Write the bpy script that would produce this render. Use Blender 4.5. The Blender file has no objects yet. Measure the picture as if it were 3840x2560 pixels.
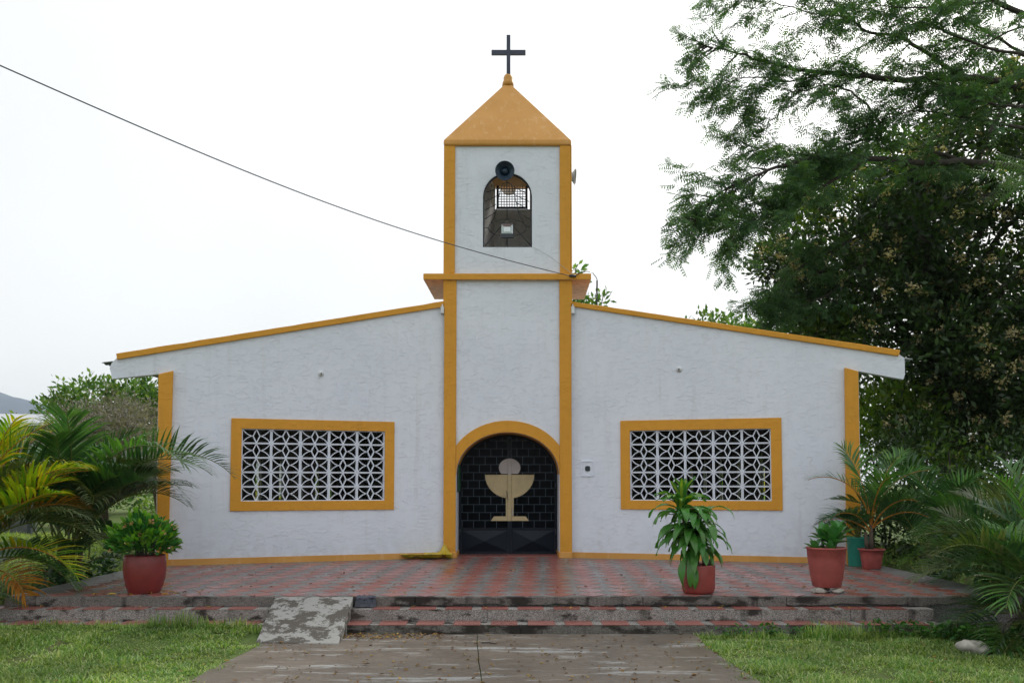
import bpy, math, random
import numpy as np
from mathutils import Vector, Matrix, geometry, noise
R = math.radians
rng = np.random.default_rng(7)
random.seed(7)
S = bpy.context.scene
COL = S.collection
# ------------------------------------------------------------------ camera
LENS, PITCH, SHIFT, CAMZ = 31.4, 3.0, 0.0929, 1.765
cam_d = bpy.data.cameras.new('camera'); cam = bpy.data.objects.new('camera', cam_d); COL.objects.link(cam)
cam_d.lens = LENS; cam_d.sensor_width = 36; cam_d.shift_y = SHIFT; cam_d.clip_end = 20000; cam_d.clip_start = .05
cam.location = (0, 0, CAMZ); cam.rotation_euler = (R(90 + PITCH), 0, 0); S.camera = cam
# ------------------------------------------------------------------ light
SUN_EL, SUN_AZ = 34, 30            # degrees, azimuth from +Y towards +X
w = bpy.data.worlds.new('World'); S.world = w; w.use_nodes = True
nt = w.node_tree; nt.nodes.clear()
def wn(t, **k):
    n = nt.nodes.new(t)
    for a, b in k.items(): setattr(n, a, b)
    return n
sky = wn('ShaderNodeTexSky', sky_type='NISHITA', sun_disc=False, sun_elevation=R(SUN_EL), sun_rotation=R(SUN_AZ), dust_density=3.0)
b1 = wn('ShaderNodeBackground'); b1.inputs[1].default_value = .10; nt.links.new(sky.outputs[0], b1.inputs[0])
b2 = wn('ShaderNodeBackground')
tc = wn('ShaderNodeTexCoord')
dot = wn('ShaderNodeVectorMath', operation='DOT_PRODUCT')
sd = Vector((math.sin(R(SUN_AZ))*math.cos(R(SUN_EL)), math.cos(R(SUN_AZ))*math.cos(R(SUN_EL)), math.sin(R(SUN_EL))))
dot.inputs[1].default_value = sd; nt.links.new(tc.outputs['Generated'], dot.inputs[0])
mr = wn('ShaderNodeMapRange'); mr.inputs[1].default_value = .82; mr.inputs[2].default_value = 1; mr.inputs[3].default_value = 0; mr.inputs[4].default_value = 1
nt.links.new(dot.outputs['Value'], mr.inputs[0])
pw = wn('ShaderNodeMath', operation='POWER'); pw.inputs[1].default_value = 2.2; nt.links.new(mr.outputs[0], pw.inputs[0])
cl = wn('ShaderNodeTexNoise'); cl.inputs['Scale'].default_value = 2.2; cl.inputs['Detail'].default_value = 5; nt.links.new(tc.outputs['Generated'], cl.inputs['Vector'])
mc = wn('ShaderNodeMapRange'); mc.inputs[1].default_value = .35; mc.inputs[2].default_value = .65; mc.inputs[3].default_value = .71; mc.inputs[4].default_value = .80
nt.links.new(cl.outputs[0], mc.inputs[0])
ad = wn('ShaderNodeMath', operation='MULTIPLY_ADD'); ad.inputs[1].default_value = .9
nt.links.new(pw.outputs[0], ad.inputs[0]); nt.links.new(mc.outputs[0], ad.inputs[2])
nt.links.new(ad.outputs[0], b2.inputs[1]); b2.inputs[0].default_value = (.985, .995, 1.0, 1)
mx = wn('ShaderNodeMixShader'); mx.inputs[0].default_value = .90
nt.links.new(b1.outputs[0], mx.inputs[1]); nt.links.new(b2.outputs[0], mx.inputs[2])
wo = wn('ShaderNodeOutputWorld'); nt.links.new(mx.outputs[0], wo.inputs[0])
sl = bpy.data.lights.new('sun', 'SUN'); sl.energy = 2.3; sl.angle = R(10); sl.color = (1, .95, .86)
so = bpy.data.objects.new('sun', sl); COL.objects.link(so); so.rotation_euler = (-sd).to_track_quat('-Z', 'Y').to_euler(); so.location = (0, 0, 30)
S.view_settings.view_transform = 'Standard'; S.view_settings.look = 'None'; S.view_settings.gamma = 1
S.view_settings.exposure = 0.58; S.view_settings.use_curve_mapping = False
# ------------------------------------------------------------------ photo pixel -> place
F = 3840*LENS/36; V0 = 1280 + SHIFT*3840
C0 = Vector((0, 0, CAMZ)); cp, sp_ = math.cos(R(PITCH)), math.sin(R(PITCH))
def ray(u, v):
    xc, yc = (u-1920)/F, (V0-v)/F
    return Vector((xc, cp - yc*sp_, sp_ + yc*cp))
def at_y(u, v, Y): d = ray(u, v); return C0 + d*(Y/d.y)
def on_z(u, v, Z): d = ray(u, v); return C0 + d*((Z-CAMZ)/d.z)
def on_plane(u, v, P, n): d = ray(u, v); return C0 + d*((P-C0).dot(n)/d.dot(n))
# ------------------------------------------------------------------ helpers
def tag(o, label=None, cat=None, group=None, kind=None):
    if label: o['label'] = label
    if cat: o['category'] = cat
    if group: o['group'] = group
    if kind: o['kind'] = kind
    return o
def empty(name, loc, label, cat, group=None):
    o = bpy.data.objects.new(name, None); COL.objects.link(o); o.location = loc; o.empty_display_size = .2
    return tag(o, label, cat, group)
WL = {}
def wloc(o):
    p = Vector((0, 0, 0))
    while o is not None: p = p + o.location; o = o.parent
    return p
def mk(name, verts, faces, mat, parent=None, smooth=False, midx=None, kind=None, recentre=True):
    """verts in world coordinates"""
    V = np.asarray([tuple(v) for v in verts] if not isinstance(verts, np.ndarray) else verts, dtype=np.float64)
    c = np.zeros(3)
    if recentre:
        c = (V.min(0)+V.max(0))/2; c[2] = V[:, 2].min()
    me = bpy.data.meshes.new(name)
    Vc = V - c
    if isinstance(faces, np.ndarray):
        nf, k = faces.shape
        me.vertices.add(len(Vc)); me.vertices.foreach_set('co', Vc.astype(np.float32).ravel())
        me.loops.add(nf*k); me.loops.foreach_set('vertex_index', faces.astype(np.int32).ravel())
        me.polygons.add(nf); me.polygons.foreach_set('loop_start', np.arange(0, nf*k, k, dtype=np.int32))
        me.polygons.foreach_set('loop_total', np.full(nf, k, dtype=np.int32))
        me.update(calc_edges=True)
    else:
        me.from_pydata([tuple(v) for v in Vc], [], [tuple(f) for f in faces]); me.update()
    for m in (mat if isinstance(mat, (list, tuple)) else [mat]): me.materials.append(m)
    if midx is not None: me.polygons.foreach_set('material_index', np.asarray(midx, dtype=np.int32))
    if smooth: me.polygons.foreach_set('use_smooth', np.ones(len(me.polygons), dtype=bool))
    o = bpy.data.objects.new(name, me); COL.objects.link(o)
    o.location = Vector(c) - (wloc(parent) if parent else Vector((0, 0, 0)))
    if parent: o.parent = parent
    if kind: o['kind'] = kind
    return o
def put(name, me, parent, M):
    """child object sharing mesh data; M world matrix"""
    o = bpy.data.objects.new(name, me); COL.objects.link(o)
    if parent: o.parent = parent; M = Matrix.Translation(-wloc(parent)) @ M
    o.matrix_local = M
    return o
class MB:
    def __init__(s): s.v = []; s.f = []; s.m = []
    def add(s, v, f, m=0):
        o = len(s.v); s.v += [Vector(a) for a in v]; s.f += [tuple(i+o for i in q) for q in f]; s.m += [m]*len(f); return s
    def box(s, x0, x1, y0, y1, z0, z1, m=0):
        v = [(x0, y0, z0), (x1, y0, z0), (x1, y1, z0), (x0, y1, z0), (x0, y0, z1), (x1, y0, z1), (x1, y1, z1), (x0, y1, z1)]
        return s.add(v, [(3, 2, 1, 0), (4, 5, 6, 7), (0, 1, 5, 4), (1, 2, 6, 5), (2, 3, 7, 6), (3, 0, 4, 7)], m)
    def prism(s, loops, d, m=0):
        d = Vector(d); loops = [[Vector(p) for p in l] for l in loops]
        tri = geometry.tessellate_polygon(loops); flat = [p for l in loops for p in l]; n = len(flat)
        s.add(flat + [p+d for p in flat], list(tri) + [(c+n, b+n, a+n) for a, b, c in tri], m)
        k = 0
        for l in loops:
            L = len(l)
            s.add(l + [p+d for p in l], [(i, (i+1) % L, (i+1) % L+L, i+L) for i in range(L)], m)
        return s
    def tube(s, pts, r, n=6, m=0, cap=True):
        pts = [Vector(p) for p in pts]; rs = r if isinstance(r, (list, tuple)) else [r]*len(pts)
        V = []; up = Vector((0, 0, 1))
        for i, p in enumerate(pts):
            t = (pts[min(i+1, len(pts)-1)] - pts[max(i-1, 0)]).normalized()
            a = t.cross(up if abs(t.z) < .95 else Vector((1, 0, 0))).normalized(); b = t.cross(a)
            for k in range(n):
                an = 2*math.pi*k/n; V.append(p + (a*math.cos(an) + b*math.sin(an))*rs[i])
        Fc = [(i*n+k, i*n+(k+1) % n, (i+1)*n+(k+1) % n, (i+1)*n+k) for i in range(len(pts)-1) for k in range(n)]
        if cap: Fc += [tuple(range(n-1, -1, -1)), tuple((len(pts)-1)*n+k for k in range(n))]
        return s.add(V, Fc, m)
    def lathe(s, prof, M=None, n=32, m=0, wob=0):
        M = M or Matrix.Identity(4); V = []
        for (r, z) in prof:
            for k in range(n):
                an = 2*math.pi*k/n; rr = r*(1+wob*math.sin(3*an+z*5)); V.append(M @ Vector((rr*math.cos(an), rr*math.sin(an), z)))
        Fc = [(i*n+k, i*n+(k+1) % n, (i+1)*n+(k+1) % n, (i+1)*n+k) for i in range(len(prof)-1) for k in range(n)]
        if prof[0][0] > 1e-5: Fc.append(tuple(range(n-1, -1, -1)))
        return s.add(V, Fc, m)
    def out(s, name, mat, parent=None, smooth=False, kind=None):
        return mk(name, s.v, s.f, mat, parent, smooth, s.m if isinstance(mat, (list, tuple)) else None, kind)
def clean_normals(o):
    import bmesh
    b = bmesh.new(); b.from_mesh(o.data); bmesh.ops.remove_doubles(b, verts=b.verts, dist=1e-5)
    bmesh.ops.recalc_face_normals(b, faces=b.faces); b.to_mesh(o.data); b.free(); return o
def bevel(o, wd=.006, seg=2):
    m = o.modifiers.new('bevel', 'BEVEL'); m.width = wd; m.segments = seg; m.limit_method = 'ANGLE'; m.angle_limit = R(40); return o
def scatter(name, bv, bf, Ms, Ts, mat, parent=None, kind=None, midx=None):
    """replicate base mesh with N 3x3 matrices and translations into one mesh"""
    bv = np.asarray(bv, float); bf = np.asarray(bf, int); N = len(Ts)
    V = np.einsum('nij,kj->nki', Ms, bv) + Ts[:, None, :]
    Fc = bf[None] + (np.arange(N)*len(bv))[:, None, None]
    mi = None if midx is None else np.tile(midx, N)
    return mk(name, V.reshape(-1, 3), Fc.reshape(-1, bf.shape[1]), mat, parent, False, mi, kind)
def rand_rot(N, tilt=None):
    q = rng.normal(size=(N, 4)); q /= np.linalg.norm(q, axis=1)[:, None]; w_, x, y, z = q.T
    return np.stack([np.stack([1-2*(y*y+z*z), 2*(x*y-z*w_), 2*(x*z+y*w_)], -1), np.stack([2*(x*y+z*w_), 1-2*(x*x+z*z), 2*(y*z-x*w_)], -1), np.stack([2*(x*z-y*w_), 2*(y*z+x*w_), 1-2*(x*x+y*y)], -1)], 1)
def frames(D, up=(0, 0, 1), roll=None):
    """matrices whose x axis is D, z axis near up"""
    D = D/np.linalg.norm(D, axis=1)[:, None]; U = np.tile(np.asarray(up, float), (len(D), 1)) if np.ndim(up) == 1 else up
    Y = np.cross(U, D); Y /= (np.linalg.norm(Y, axis=1)[:, None]+1e-9); Z = np.cross(D, Y)
    if roll is not None:
        c, s = np.cos(roll)[:, None], np.sin(roll)[:, None]; Y, Z = Y*c+Z*s, Z*c-Y*s
    return np.stack([D, Y, Z], -1)
# ------------------------------------------------------------------ materials
class NM:
    def __init__(s, name):
        s.m = bpy.data.materials.new(name); s.m.use_nodes = True; s.t = s.m.node_tree; s.t.nodes.clear()
        s.out = s.n('ShaderNodeOutputMaterial'); s.pos = s.n('ShaderNodeNewGeometry').outputs['Position']
    def n(s, t, **k):
        x = s.t.nodes.new(t)
        for a, b in k.items(): setattr(x, a, b)
        return x
    def L(s, a, b): s.t.links.new(a, b)
    def setin(s, i, v):
        if hasattr(v, 'links'): s.L(v, i)
        elif isinstance(v, (tuple, list)) and len(v) == 3 and len(i.default_value) == 4: i.default_value = (*v, 1)
        else: i.default_value = v
    def map(s, sc=(1, 1, 1), rot=(0, 0, 0), vec=None):
        x = s.n('ShaderNodeMapping'); x.inputs['Scale'].default_value = sc; x.inputs['Rotation'].default_value = rot; s.L(vec or s.pos, x.inputs[0]); return x.outputs[0]
    def noise(s, sc, det=4, vec=None, rough=.55, dist=0, col=False):
        x = s.n('ShaderNodeTexNoise'); x.inputs['Scale'].default_value = sc; x.inputs['Detail'].default_value = det; x.inputs['Roughness'].default_value = rough
        x.inputs['Distortion'].default_value = dist; s.L(vec or s.pos, x.inputs['Vector']); return x.outputs[1 if col else 0]
    def vor(s, sc, feat='F1', vec=None, out='Distance', rnd=1):
        x = s.n('ShaderNodeTexVoronoi', feature=feat); x.inputs['Scale'].default_value = sc; x.inputs['Randomness'].default_value = rnd; s.L(vec or s.pos, x.inputs['Vector']); return x.outputs[out]
    def rng(s, v, a, b, c=0, d=1, smooth=False):
        x = s.n('ShaderNodeMapRange'); x.interpolation_type = 'SMOOTHSTEP' if smooth else 'LINEAR'
        for i, q in enumerate((v, a, b, c, d)): s.setin(x.inputs[i], q)
        return x.outputs[0]
    def math(s, op, a, b=0, c=0):
        x = s.n('ShaderNodeMath', operation=op); s.setin(x.inputs[0], a); s.setin(x.inputs[1], b); s.setin(x.inputs[2], c); return x.outputs[0]
    def mix(s, f, a, b, mode='MIX'):
        x = s.n('ShaderNodeMix', data_type='RGBA', blend_type=mode); s.setin(x.inputs[0], f); s.setin(x.inputs[6], a); s.setin(x.inputs[7], b); return x.outputs[2]
    def vadd(s, a, b):
        x = s.n('ShaderNodeVectorMath', operation='ADD'); s.setin(x.inputs[0], a); s.setin(x.inputs[1], b); return x.outputs[0]
    def vscale(s, a, f):
        x = s.n('ShaderNodeVectorMath', operation='SCALE'); s.setin(x.inputs[0], a); s.setin(x.inputs['Scale'], f); return x.outputs[0]
    def bump(s, h, st=.3, d=.01, nrm=None):
        x = s.n('ShaderNodeBump'); x.inputs['Strength'].default_value = st; x.inputs['Distance'].default_value = d; s.L(h, x.inputs['Height'])
        if nrm: s.L(nrm, x.inputs['Normal'])
        return x.outputs[0]
    def island(s): return s.n('ShaderNodeNewGeometry').outputs['Random Per Island']
    def objrand(s): return s.n('ShaderNodeObjectInfo').outputs['Random']
    def pbr(s, col, rough=.6, nrm=None, metal=0, spec=.5, **k):
        p = s.n('ShaderNodeBsdfPrincipled'); s.setin(p.inputs['Base Color'], col); s.setin(p.inputs['Roughness'], rough); s.setin(p.inputs['Metallic'], metal); s.setin(p.inputs['Specular IOR Level'], spec)
        for a, b in k.items(): s.setin(p.inputs[a.replace('_', ' ')], b)
        if nrm: s.L(nrm, p.inputs['Normal'])
        s.L(p.outputs[0], s.out.inputs[0]); return s.m
def m_plain(name, col, rough=.5, metal=0, var=.12, spec=.5, bsc=60, bst=.1):
    q = NM(name); n = q.noise(9, 5); c = q.mix(q.rng(n, .3, .7, 0, 1), tuple(x*(1-var) for x in col), tuple(min(1, x*(1+var)) for x in col))
    return q.pbr(c, q.rng(q.noise(20, 3), .3, .7, max(0, rough-.08), min(1, rough+.08)), q.bump(q.noise(bsc, 3), bst, .004), metal, spec)
def m_stucco(name, col, dirt, amount=1.0):
    """paint over plaster worked with wandering raised lines"""
    q = NM(name)
    wv = q.vscale(q.vadd(q.noise(8, 2, col=True), (-.5, -.5, -.5)), .15)
    p = q.vadd(q.map((1, 1, 1.9)), wv)
    e = q.vor(5.6, 'DISTANCE_TO_EDGE', p)
    a = q.rng(e, 0, .055, 1, 0, True)
    a2 = q.rng(q.math('ABSOLUTE', q.math('SUBTRACT', e, .125)), 0, .05, .8, 0, True)
    mask = q.rng(q.noise(6.5, 2), .36, .55, 0, 1, True)
    lines = q.math('MULTIPLY', q.math('ADD', a, a2), mask)
    h = q.math('ADD', lines, q.math('MULTIPLY', q.noise(45, 3), .25))
    h = q.math('ADD', h, q.math('MULTIPLY', q.noise(3, 2), .8))
    big = q.rng(q.noise(.8, 4), .35, .7, 0, 1)
    c = q.mix(big, col, tuple(x*y for x, y in zip(col, (.93, .94, .955))))
    # rain streaks, splash dirt near the floor
    st = q.rng(q.noise(1.6, 5, q.map((6, 6, .35))), .56, .8, 0, .5)
    c = q.mix(q.math('MULTIPLY', st, amount*.5), c, dirt)
    sep = q.n('ShaderNodeSeparateXYZ'); q.L(q.pos, sep.inputs[0])
    low = q.math('MULTIPLY', q.rng(sep.outputs[2], .4, .95, .5, 0), q.rng(q.noise(7, 5), .35, .75, 0, 1))
    c = q.mix(q.math('MULTIPLY', low, amount), c, dirt)
    return q.pbr(c, q.rng(q.noise(15, 3), .3, .7, .42, .6), q.bump(h, 1.0, .0030), spec=.3)
def m_leaf(name, cols, rough=.4, trans=.35, spec=.45, patch=2.0):
    """cols: dark, mid, light"""
    q = NM(name); r = q.n('ShaderNodeValToRGB'); q.L(q.island(), r.inputs[0])
    e = r.color_ramp.elements; e[0].color = (*cols[0], 1); e[1].color = (*cols[-1], 1)
    for i, c in enumerate(cols[1:-1]): x = e.new((i+1)/(len(cols)-1)); x.color = (*c, 1)
    n = q.rng(q.noise(patch, 3), .3, .7, .7, 1.3); hsv = q.n('ShaderNodeHueSaturation'); q.L(n, hsv.inputs['Value']); q.L(r.outputs[0], hsv.inputs['Color'])
    q.setin(hsv.inputs['Hue'], q.rng(q.noise(patch*2.3, 2), .3, .7, .485, .515))
    p = q.n('ShaderNodeBsdfPrincipled'); q.L(hsv.outputs[0], p.inputs['Base Color']); p.inputs['Roughness'].default_value = rough; p.inputs['Specular IOR Level'].default_value = spec
    t = q.n('ShaderNodeBsdfTranslucent'); g = q.mix(1, hsv.outputs[0], (1.5, 1.6, .55), 'MULTIPLY'); q.L(g, t.inputs[0])
    m = q.n('ShaderNodeMixShader'); m.inputs[0].default_value = trans; q.L(p.outputs[0], m.inputs[1]); q.L(t.outputs[0], m.inputs[2]); q.L(m.outputs[0], q.out.inputs[0])
    return q.m
WHITE = m_stucco('white_stucco', (.76, .80, .885), (.45, .44, .42), .8)
YEL = m_stucco('ochre_stucco', (.70, .325, .032), (.25, .12, .03), .7)
def m_ochre_smooth():
    q = NM('ochre_paint'); st = q.rng(q.noise(2.0, 5, q.map((5, 5, .3))), .55, .8, 0, .5)
    c = q.mix(q.rng(q.noise(1.5, 4), .3, .7, 0, 1), (.58, .28, .06), (.66, .335, .09)); c = q.mix(st, c, (.74, .50, .28))
    return q.pbr(c, .55, q.bump(q.noise(14, 5), .5, .01), spec=.35)
YELS = m_ochre_smooth()
SOFF = m_plain('slab_underside', (.62, .36, .20), .7, var=.22)
INNER = m_plain('belfry_plaster', (.74, .72, .72), .8, var=.15)
BLOCK = m_plain('breeze_block_paint', (.74, .79, .89), .55, var=.06, bsc=30, bst=.3)
BLK = m_plain('dark_steel', (.012, .022, .032), .38, .0, spec=.6)
STEEL = m_plain('blue_black_steel', (.004, .009, .018), .38, .0, spec=.22)
CROSS = m_plain('cross_steel', (.03, .04, .075), .45)
GREYH = m_plain('grey_horn', (.42, .42, .40), .5)
DARKH = m_plain('dark_horn', (.012, .03, .055), .4)
TERRAPD = m_plain('dark_red_plastic', (.19, .026, .024), .4, var=.14)
TERRAP = m_plain('red_plastic', (.27, .050, .042), .45, var=.14, spec=.45)
TERRAP2 = m_plain('faded_red_plastic', (.36, .085, .075), .5, var=.16, spec=.4)
SOIL = m_plain('soil', (.035, .025, .018), .9, var=.4)
TEAL = m_plain('teal_plastic', (.03, .30, .22), .4)
STONE = m_plain('pale_stone', (.36, .34, .30), .8, var=.4, bsc=12, bst=.7)
WOOD = m_plain('bark', (.10, .075, .055), .85, var=.35, bsc=25, bst=.6)
DBARK = m_plain('dark_bark', (.045, .035, .03), .85, var=.35, bsc=25, bst=.6)
TIN = m_plain('tin_roof', (.40, .42, .46), .45, .2)
SHEDW = m_plain('shed_wall', (.10, .11, .10), .8, var=.2)
INTW = m_plain('interior_wall', (.30, .29, .28), .8)
WPL = m_plain('white_plastic', (.68, .70, .72), .4)
GREENB = m_plain('green_board', (.01, .14, .05), .5)
def m_concrete_riser(name, t0, dk):
    q = NM(name)
    sp = q.vor(160, 'F1', out='Color'); sx = q.n('ShaderNodeSeparateColor'); q.L(sp, sx.inputs[0])
    base = q.mix(sx.outputs[0], (.08, .075, .07), (.50, .47, .44))
    big = q.noise(2.3, 6, q.map((1, 1, 2.2)), .62)
    g = q.rng(big, t0, t0+.10, 0, .92, True)
    base = q.mix(dk, base, (.05, .042, .038)); c = q.mix(g, base, (.022, .018, .016))
    red = q.rng(q.noise(3.1, 5), .5, .75, 0, .45); c = q.mix(red, c, (.13, .10, .085))
    st = q.rng(q.noise(5.5, 5, q.map((1, 1, .12))), .55, .72, 0, .8, True); c = q.mix(st, c, (.02, .017, .016))
    moss = q.rng(q.noise(6, 4), .62, .75, 0, .4); c = q.mix(moss, c, (.04, .055, .02))
    return q.pbr(c, .85, q.bump(q.math('ADD', q.noise(90, 4), q.math('MULTIPLY', q.noise(9, 4), 2)), .6, .006), spec=.25)
RISER = m_concrete_riser('terrazzo_riser', .53, .12); RISERD = m_concrete_riser('mossy_edge_concrete', .47, .55)
def m_terrazzo():
    q = NM('grey_terrazzo_floor'); sp = q.vor(120, 'F1', out='Color'); sx = q.n('ShaderNodeSeparateColor'); q.L(sp, sx.inputs[0])
    c = q.mix(sx.outputs[0], (.055, .055, .058), (.33, .325, .32)); c = q.mix(q.rng(q.noise(1.3, 5), .4, .7, 0, .6), c, (.10, .09, .085))
    ro = q.rng(q.noise(.9, 4), .35, .65, .25, .5)
    return q.pbr(c, ro, q.bump(q.noise(140, 3), .25, .003), spec=.5)
TERR = m_terrazzo()
def m_redtile():
    q = NM('red_cement_tile'); r = q.objrand()
    c = q.mix(r, (.26, .080, .066), (.34, .125, .105)); c = q.mix(q.rng(q.noise(2.0, 5), .38, .7, 0, .55), c, (.24, .10, .085))
    c = q.mix(q.rng(q.noise(30, 5), .58, .75, 0, .5), c, (.10, .06, .05))
    ro = q.rng(q.noise(.8, 4), .35, .65, .20, .46)
    return q.pbr(c, ro, q.bump(q.noise(25, 4), .12, .004), spec=.55)
REDT = m_redtile()
def m_path():
    q = NM('wet_brown_concrete')
    base = q.mix(q.rng(q.noise(1.7, 6), .3, .7), (.076, .060, .044), (.150, .122, .094))
    sp = q.vor(200, 'F1', out='Color'); sx = q.n('ShaderNodeSeparateColor'); q.L(sp, sx.inputs[0])
    base = q.mix(q.math('MULTIPLY', sx.outputs[0], .25), base, (.27, .23, .19))
    pat = q.noise(1.0, 9, q.map((.4, 2.6, 1)), .74, .2)
    c = q.mix(q.rng(pat, .575, .61, 0, .8, True), base, (.33, .335, .33))
    c = q.mix(q.rng(q.noise(3.5, 6, q.map((.7, 2.4, 1))), .6, .66, 0, .6, True), c, (.34, .33, .31))
    fine = q.noise(9, 5, q.map((1, 5, 1))); c = q.mix(q.rng(fine, .55, .75, 0, .6), c, (.07, .055, .042))
    ro = q.rng(pat, .5, .6, .38, .75)
    return q.pbr(c, ro, q.bump(q.math('ADD', q.noise(60, 4), q.math('MULTIPLY', q.noise(6, 4, q.map((1, 5, 1))), 2)), .5, .006), spec=.4)
PATH = m_path()
def m_ramp():
    q = NM('ramp_concrete'); pat = q.noise(4.2, 10, None, .74, .1)
    c = q.mix(q.rng(pat, .485, .53, 0, .9, True), (.075, .066, .055), (.33, .33, .315))
    c = q.mix(q.rng(q.noise(60, 4), .5, .8, 0, .5), c, (.13, .12, .10))
    wv = q.n('ShaderNodeTexWave', bands_direction='DIAGONAL'); wv.inputs['Scale'].default_value = 14; wv.inputs['Distortion'].default_value = 3; q.L(q.pos, wv.inputs[0])
    return q.pbr(c, .7, q.bump(q.math('ADD', wv.outputs['Fac'], q.noise(70, 4)), .35, .006), spec=.35)
RAMP = m_ramp()
def m_ground():
    q = NM('lawn_soil'); n = q.noise(1.2, 6)
    c = q.mix(q.rng(n, .35, .65), (.08, .14, .035), (.14, .19, .06)); c = q.mix(q.rng(q.noise(14, 6), .45, .7), c, (.06, .09, .025))
    c = q.mix(q.rng(q.noise(.9, 5), .52, .68, 0, .6), c, (.17, .14, .085))
    return q.pbr(c, .95, q.bump(q.noise(40, 5), .8, .03), spec=.1)
GROUND = m_ground()
def m_glassdark():
    q = NM('black_glass_pane'); return q.pbr(q.mix(q.objrand(), (.001, .002, .004), (.004, .006, .010)), .10, q.bump(q.noise(5, 2), .12, .004), spec=.05)
PANE = m_glassdark()
MUNT = m_plain('grey_joint', (.19, .24, .31), .5)
GOLD = m_plain('pale_gold_paint', (.50, .40, .22), .5, var=.12)
HOST = m_plain('pale_grey_paint', (.42, .38, .37), .5, var=.08)
L_PALM = m_leaf('palm_leaf_green', [(0.046, 0.122, 0.033), (0.074, 0.188, 0.041), (0.122, 0.262, 0.052)], .33, .35, .5)
L_PALMD = m_leaf('palm_leaf_dark', [(0.030, 0.083, 0.036), (0.045, 0.116, 0.041), (0.071, 0.164, 0.051)], .33, .3, .5)
L_PALMB = m_leaf('palm_leaf_olive', [(0.060, 0.102, 0.036), (0.102, 0.138, 0.054), (0.156, 0.168, 0.084)], .4, .35, .4)
L_PALMY = m_leaf('palm_leaf_yellow', [(.08, .20, .012), (.24, .33, .016), (.52, .40, .02)], .4, .4, .35)
L_PALMO = m_leaf('palm_leaf_orange', [(.30, .12, .02), (.42, .18, .03), (.16, .10, .03)], .6, .35, .2)
L_DEAD = m_leaf('dead_frond', [(.10, .085, .085), (.16, .14, .14), (.07, .05, .04)], .8, .1, .2)
RACH = m_plain('frond_stalk', (.12, .15, .03), .5); RACHO = m_plain('orange_stalk', (.42, .17, .02), .45)
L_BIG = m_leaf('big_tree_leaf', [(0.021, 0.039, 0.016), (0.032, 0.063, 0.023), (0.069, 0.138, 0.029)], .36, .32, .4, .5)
L_BIGL = m_leaf('sunlit_tree_leaf', [(.05, .10, .015), (.08, .15, .02), (.12, .17, .03)], .42, .5, .4, .5)  # brighter copy of the big tree leaf, sunlight put into its colour
L_ACA = m_leaf('feather_leaf', [(0.051, 0.114, 0.065), (0.072, 0.157, 0.072), (0.114, 0.215, 0.079)], .5, .38, .35, .8)
L_ACAB = m_leaf('feather_leaf_near', [(.05, .12, .03), (.08, .17, .04), (.10, .2, .06)], .5, .4, .35)
BLOS = m_leaf('cream_blossom', [(.42, .33, .18), (.52, .44, .27), (.62, .56, .38)], .8, .35, .1, 1.5)
L_GREY = m_leaf('grey_shrub_leaf', [(0.110, 0.105, 0.094), (0.176, 0.165, 0.149), (0.242, 0.226, 0.209)], .7, .2, .2, .9)
L_BG = m_leaf('background_leaf', [(0.039, 0.098, 0.023), (0.072, 0.156, 0.033), (0.143, 0.221, 0.052)], .5, .4, .3, .5)
L_BGO = m_leaf('dry_background_leaf', [(.12, .10, .05), (.18, .15, .08), (.10, .13, .05)], .6, .3, .2, .5)
L_DRA = m_leaf('corn_plant_leaf', [(0.040, 0.155, 0.026), (0.062, 0.211, 0.035), (0.099, 0.287, 0.044)], .3, .25, .55, 3)
L_DRAY = m_leaf('corn_plant_stripe', [(0.196, 0.350, 0.028), (0.280, 0.420, 0.042), (0.238, 0.378, 0.042)], .32, .3, .5, 3)
L_CRO = m_leaf('crown_of_thorns_leaf', [(0.026, 0.119, 0.030), (0.047, 0.184, 0.039), (0.108, 0.346, 0.043)], .35, .25, .5, 6)
L_CROY = m_leaf('young_leaf', [(.10, .26, .02), (.16, .34, .03), (.12, .28, .03)], .4, .35, .4, 6)
FLOW = m_leaf('salmon_flower', [(.60, .32, .18), (.66, .46, .22), (.60, .30, .24)], .6, .3, .2, 6)
L_SUC = m_leaf('succulent_leaf', [(.045, .16, .045), (.06, .20, .055), (.09, .26, .07)], .35, .2, .5, 4)
GRASS = m_leaf('grass_blade', [(0.091, 0.182, 0.046), (0.143, 0.260, 0.052), (0.260, 0.377, 0.098), (0.468, 0.494, 0.260)], .5, .35, .35, .9)
GRASSL = m_leaf('lit_grass_blade', [(.14, .22, .05), (.22, .32, .08), (.34, .38, .16)], .6, .35, .2, .6)  # sunlit tone of the left lawn put into the blade colour
HERB = m_leaf('herb_leaf', [(.03, .10, .02), (.05, .15, .025), (.08, .2, .03)], .45, .3, .35, 4)
LITTER = m_leaf('fallen_leaf', [(.16, .08, .03), (.40, .26, .06), (.22, .12, .06), (.09, .05, .035)], .7, .1, .2, 6)
# ------------------------------------------------------------------ levels
ZT = .365                                   # terrace floor
YF = on_z(1920, 2237, ZT).y                 # terrace front edge
z1 = at_y(1920, 2273, YF).z; Y1 = on_z(1920, 2282.7, z1).y
z2 = at_y(1920, 2326, Y1).z; Y2 = on_z(1920, 2341.6, z2).y
print('levels', YF, z1, Y1, z2, Y2, at_y(1920, 2375.5, Y2).z)
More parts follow.
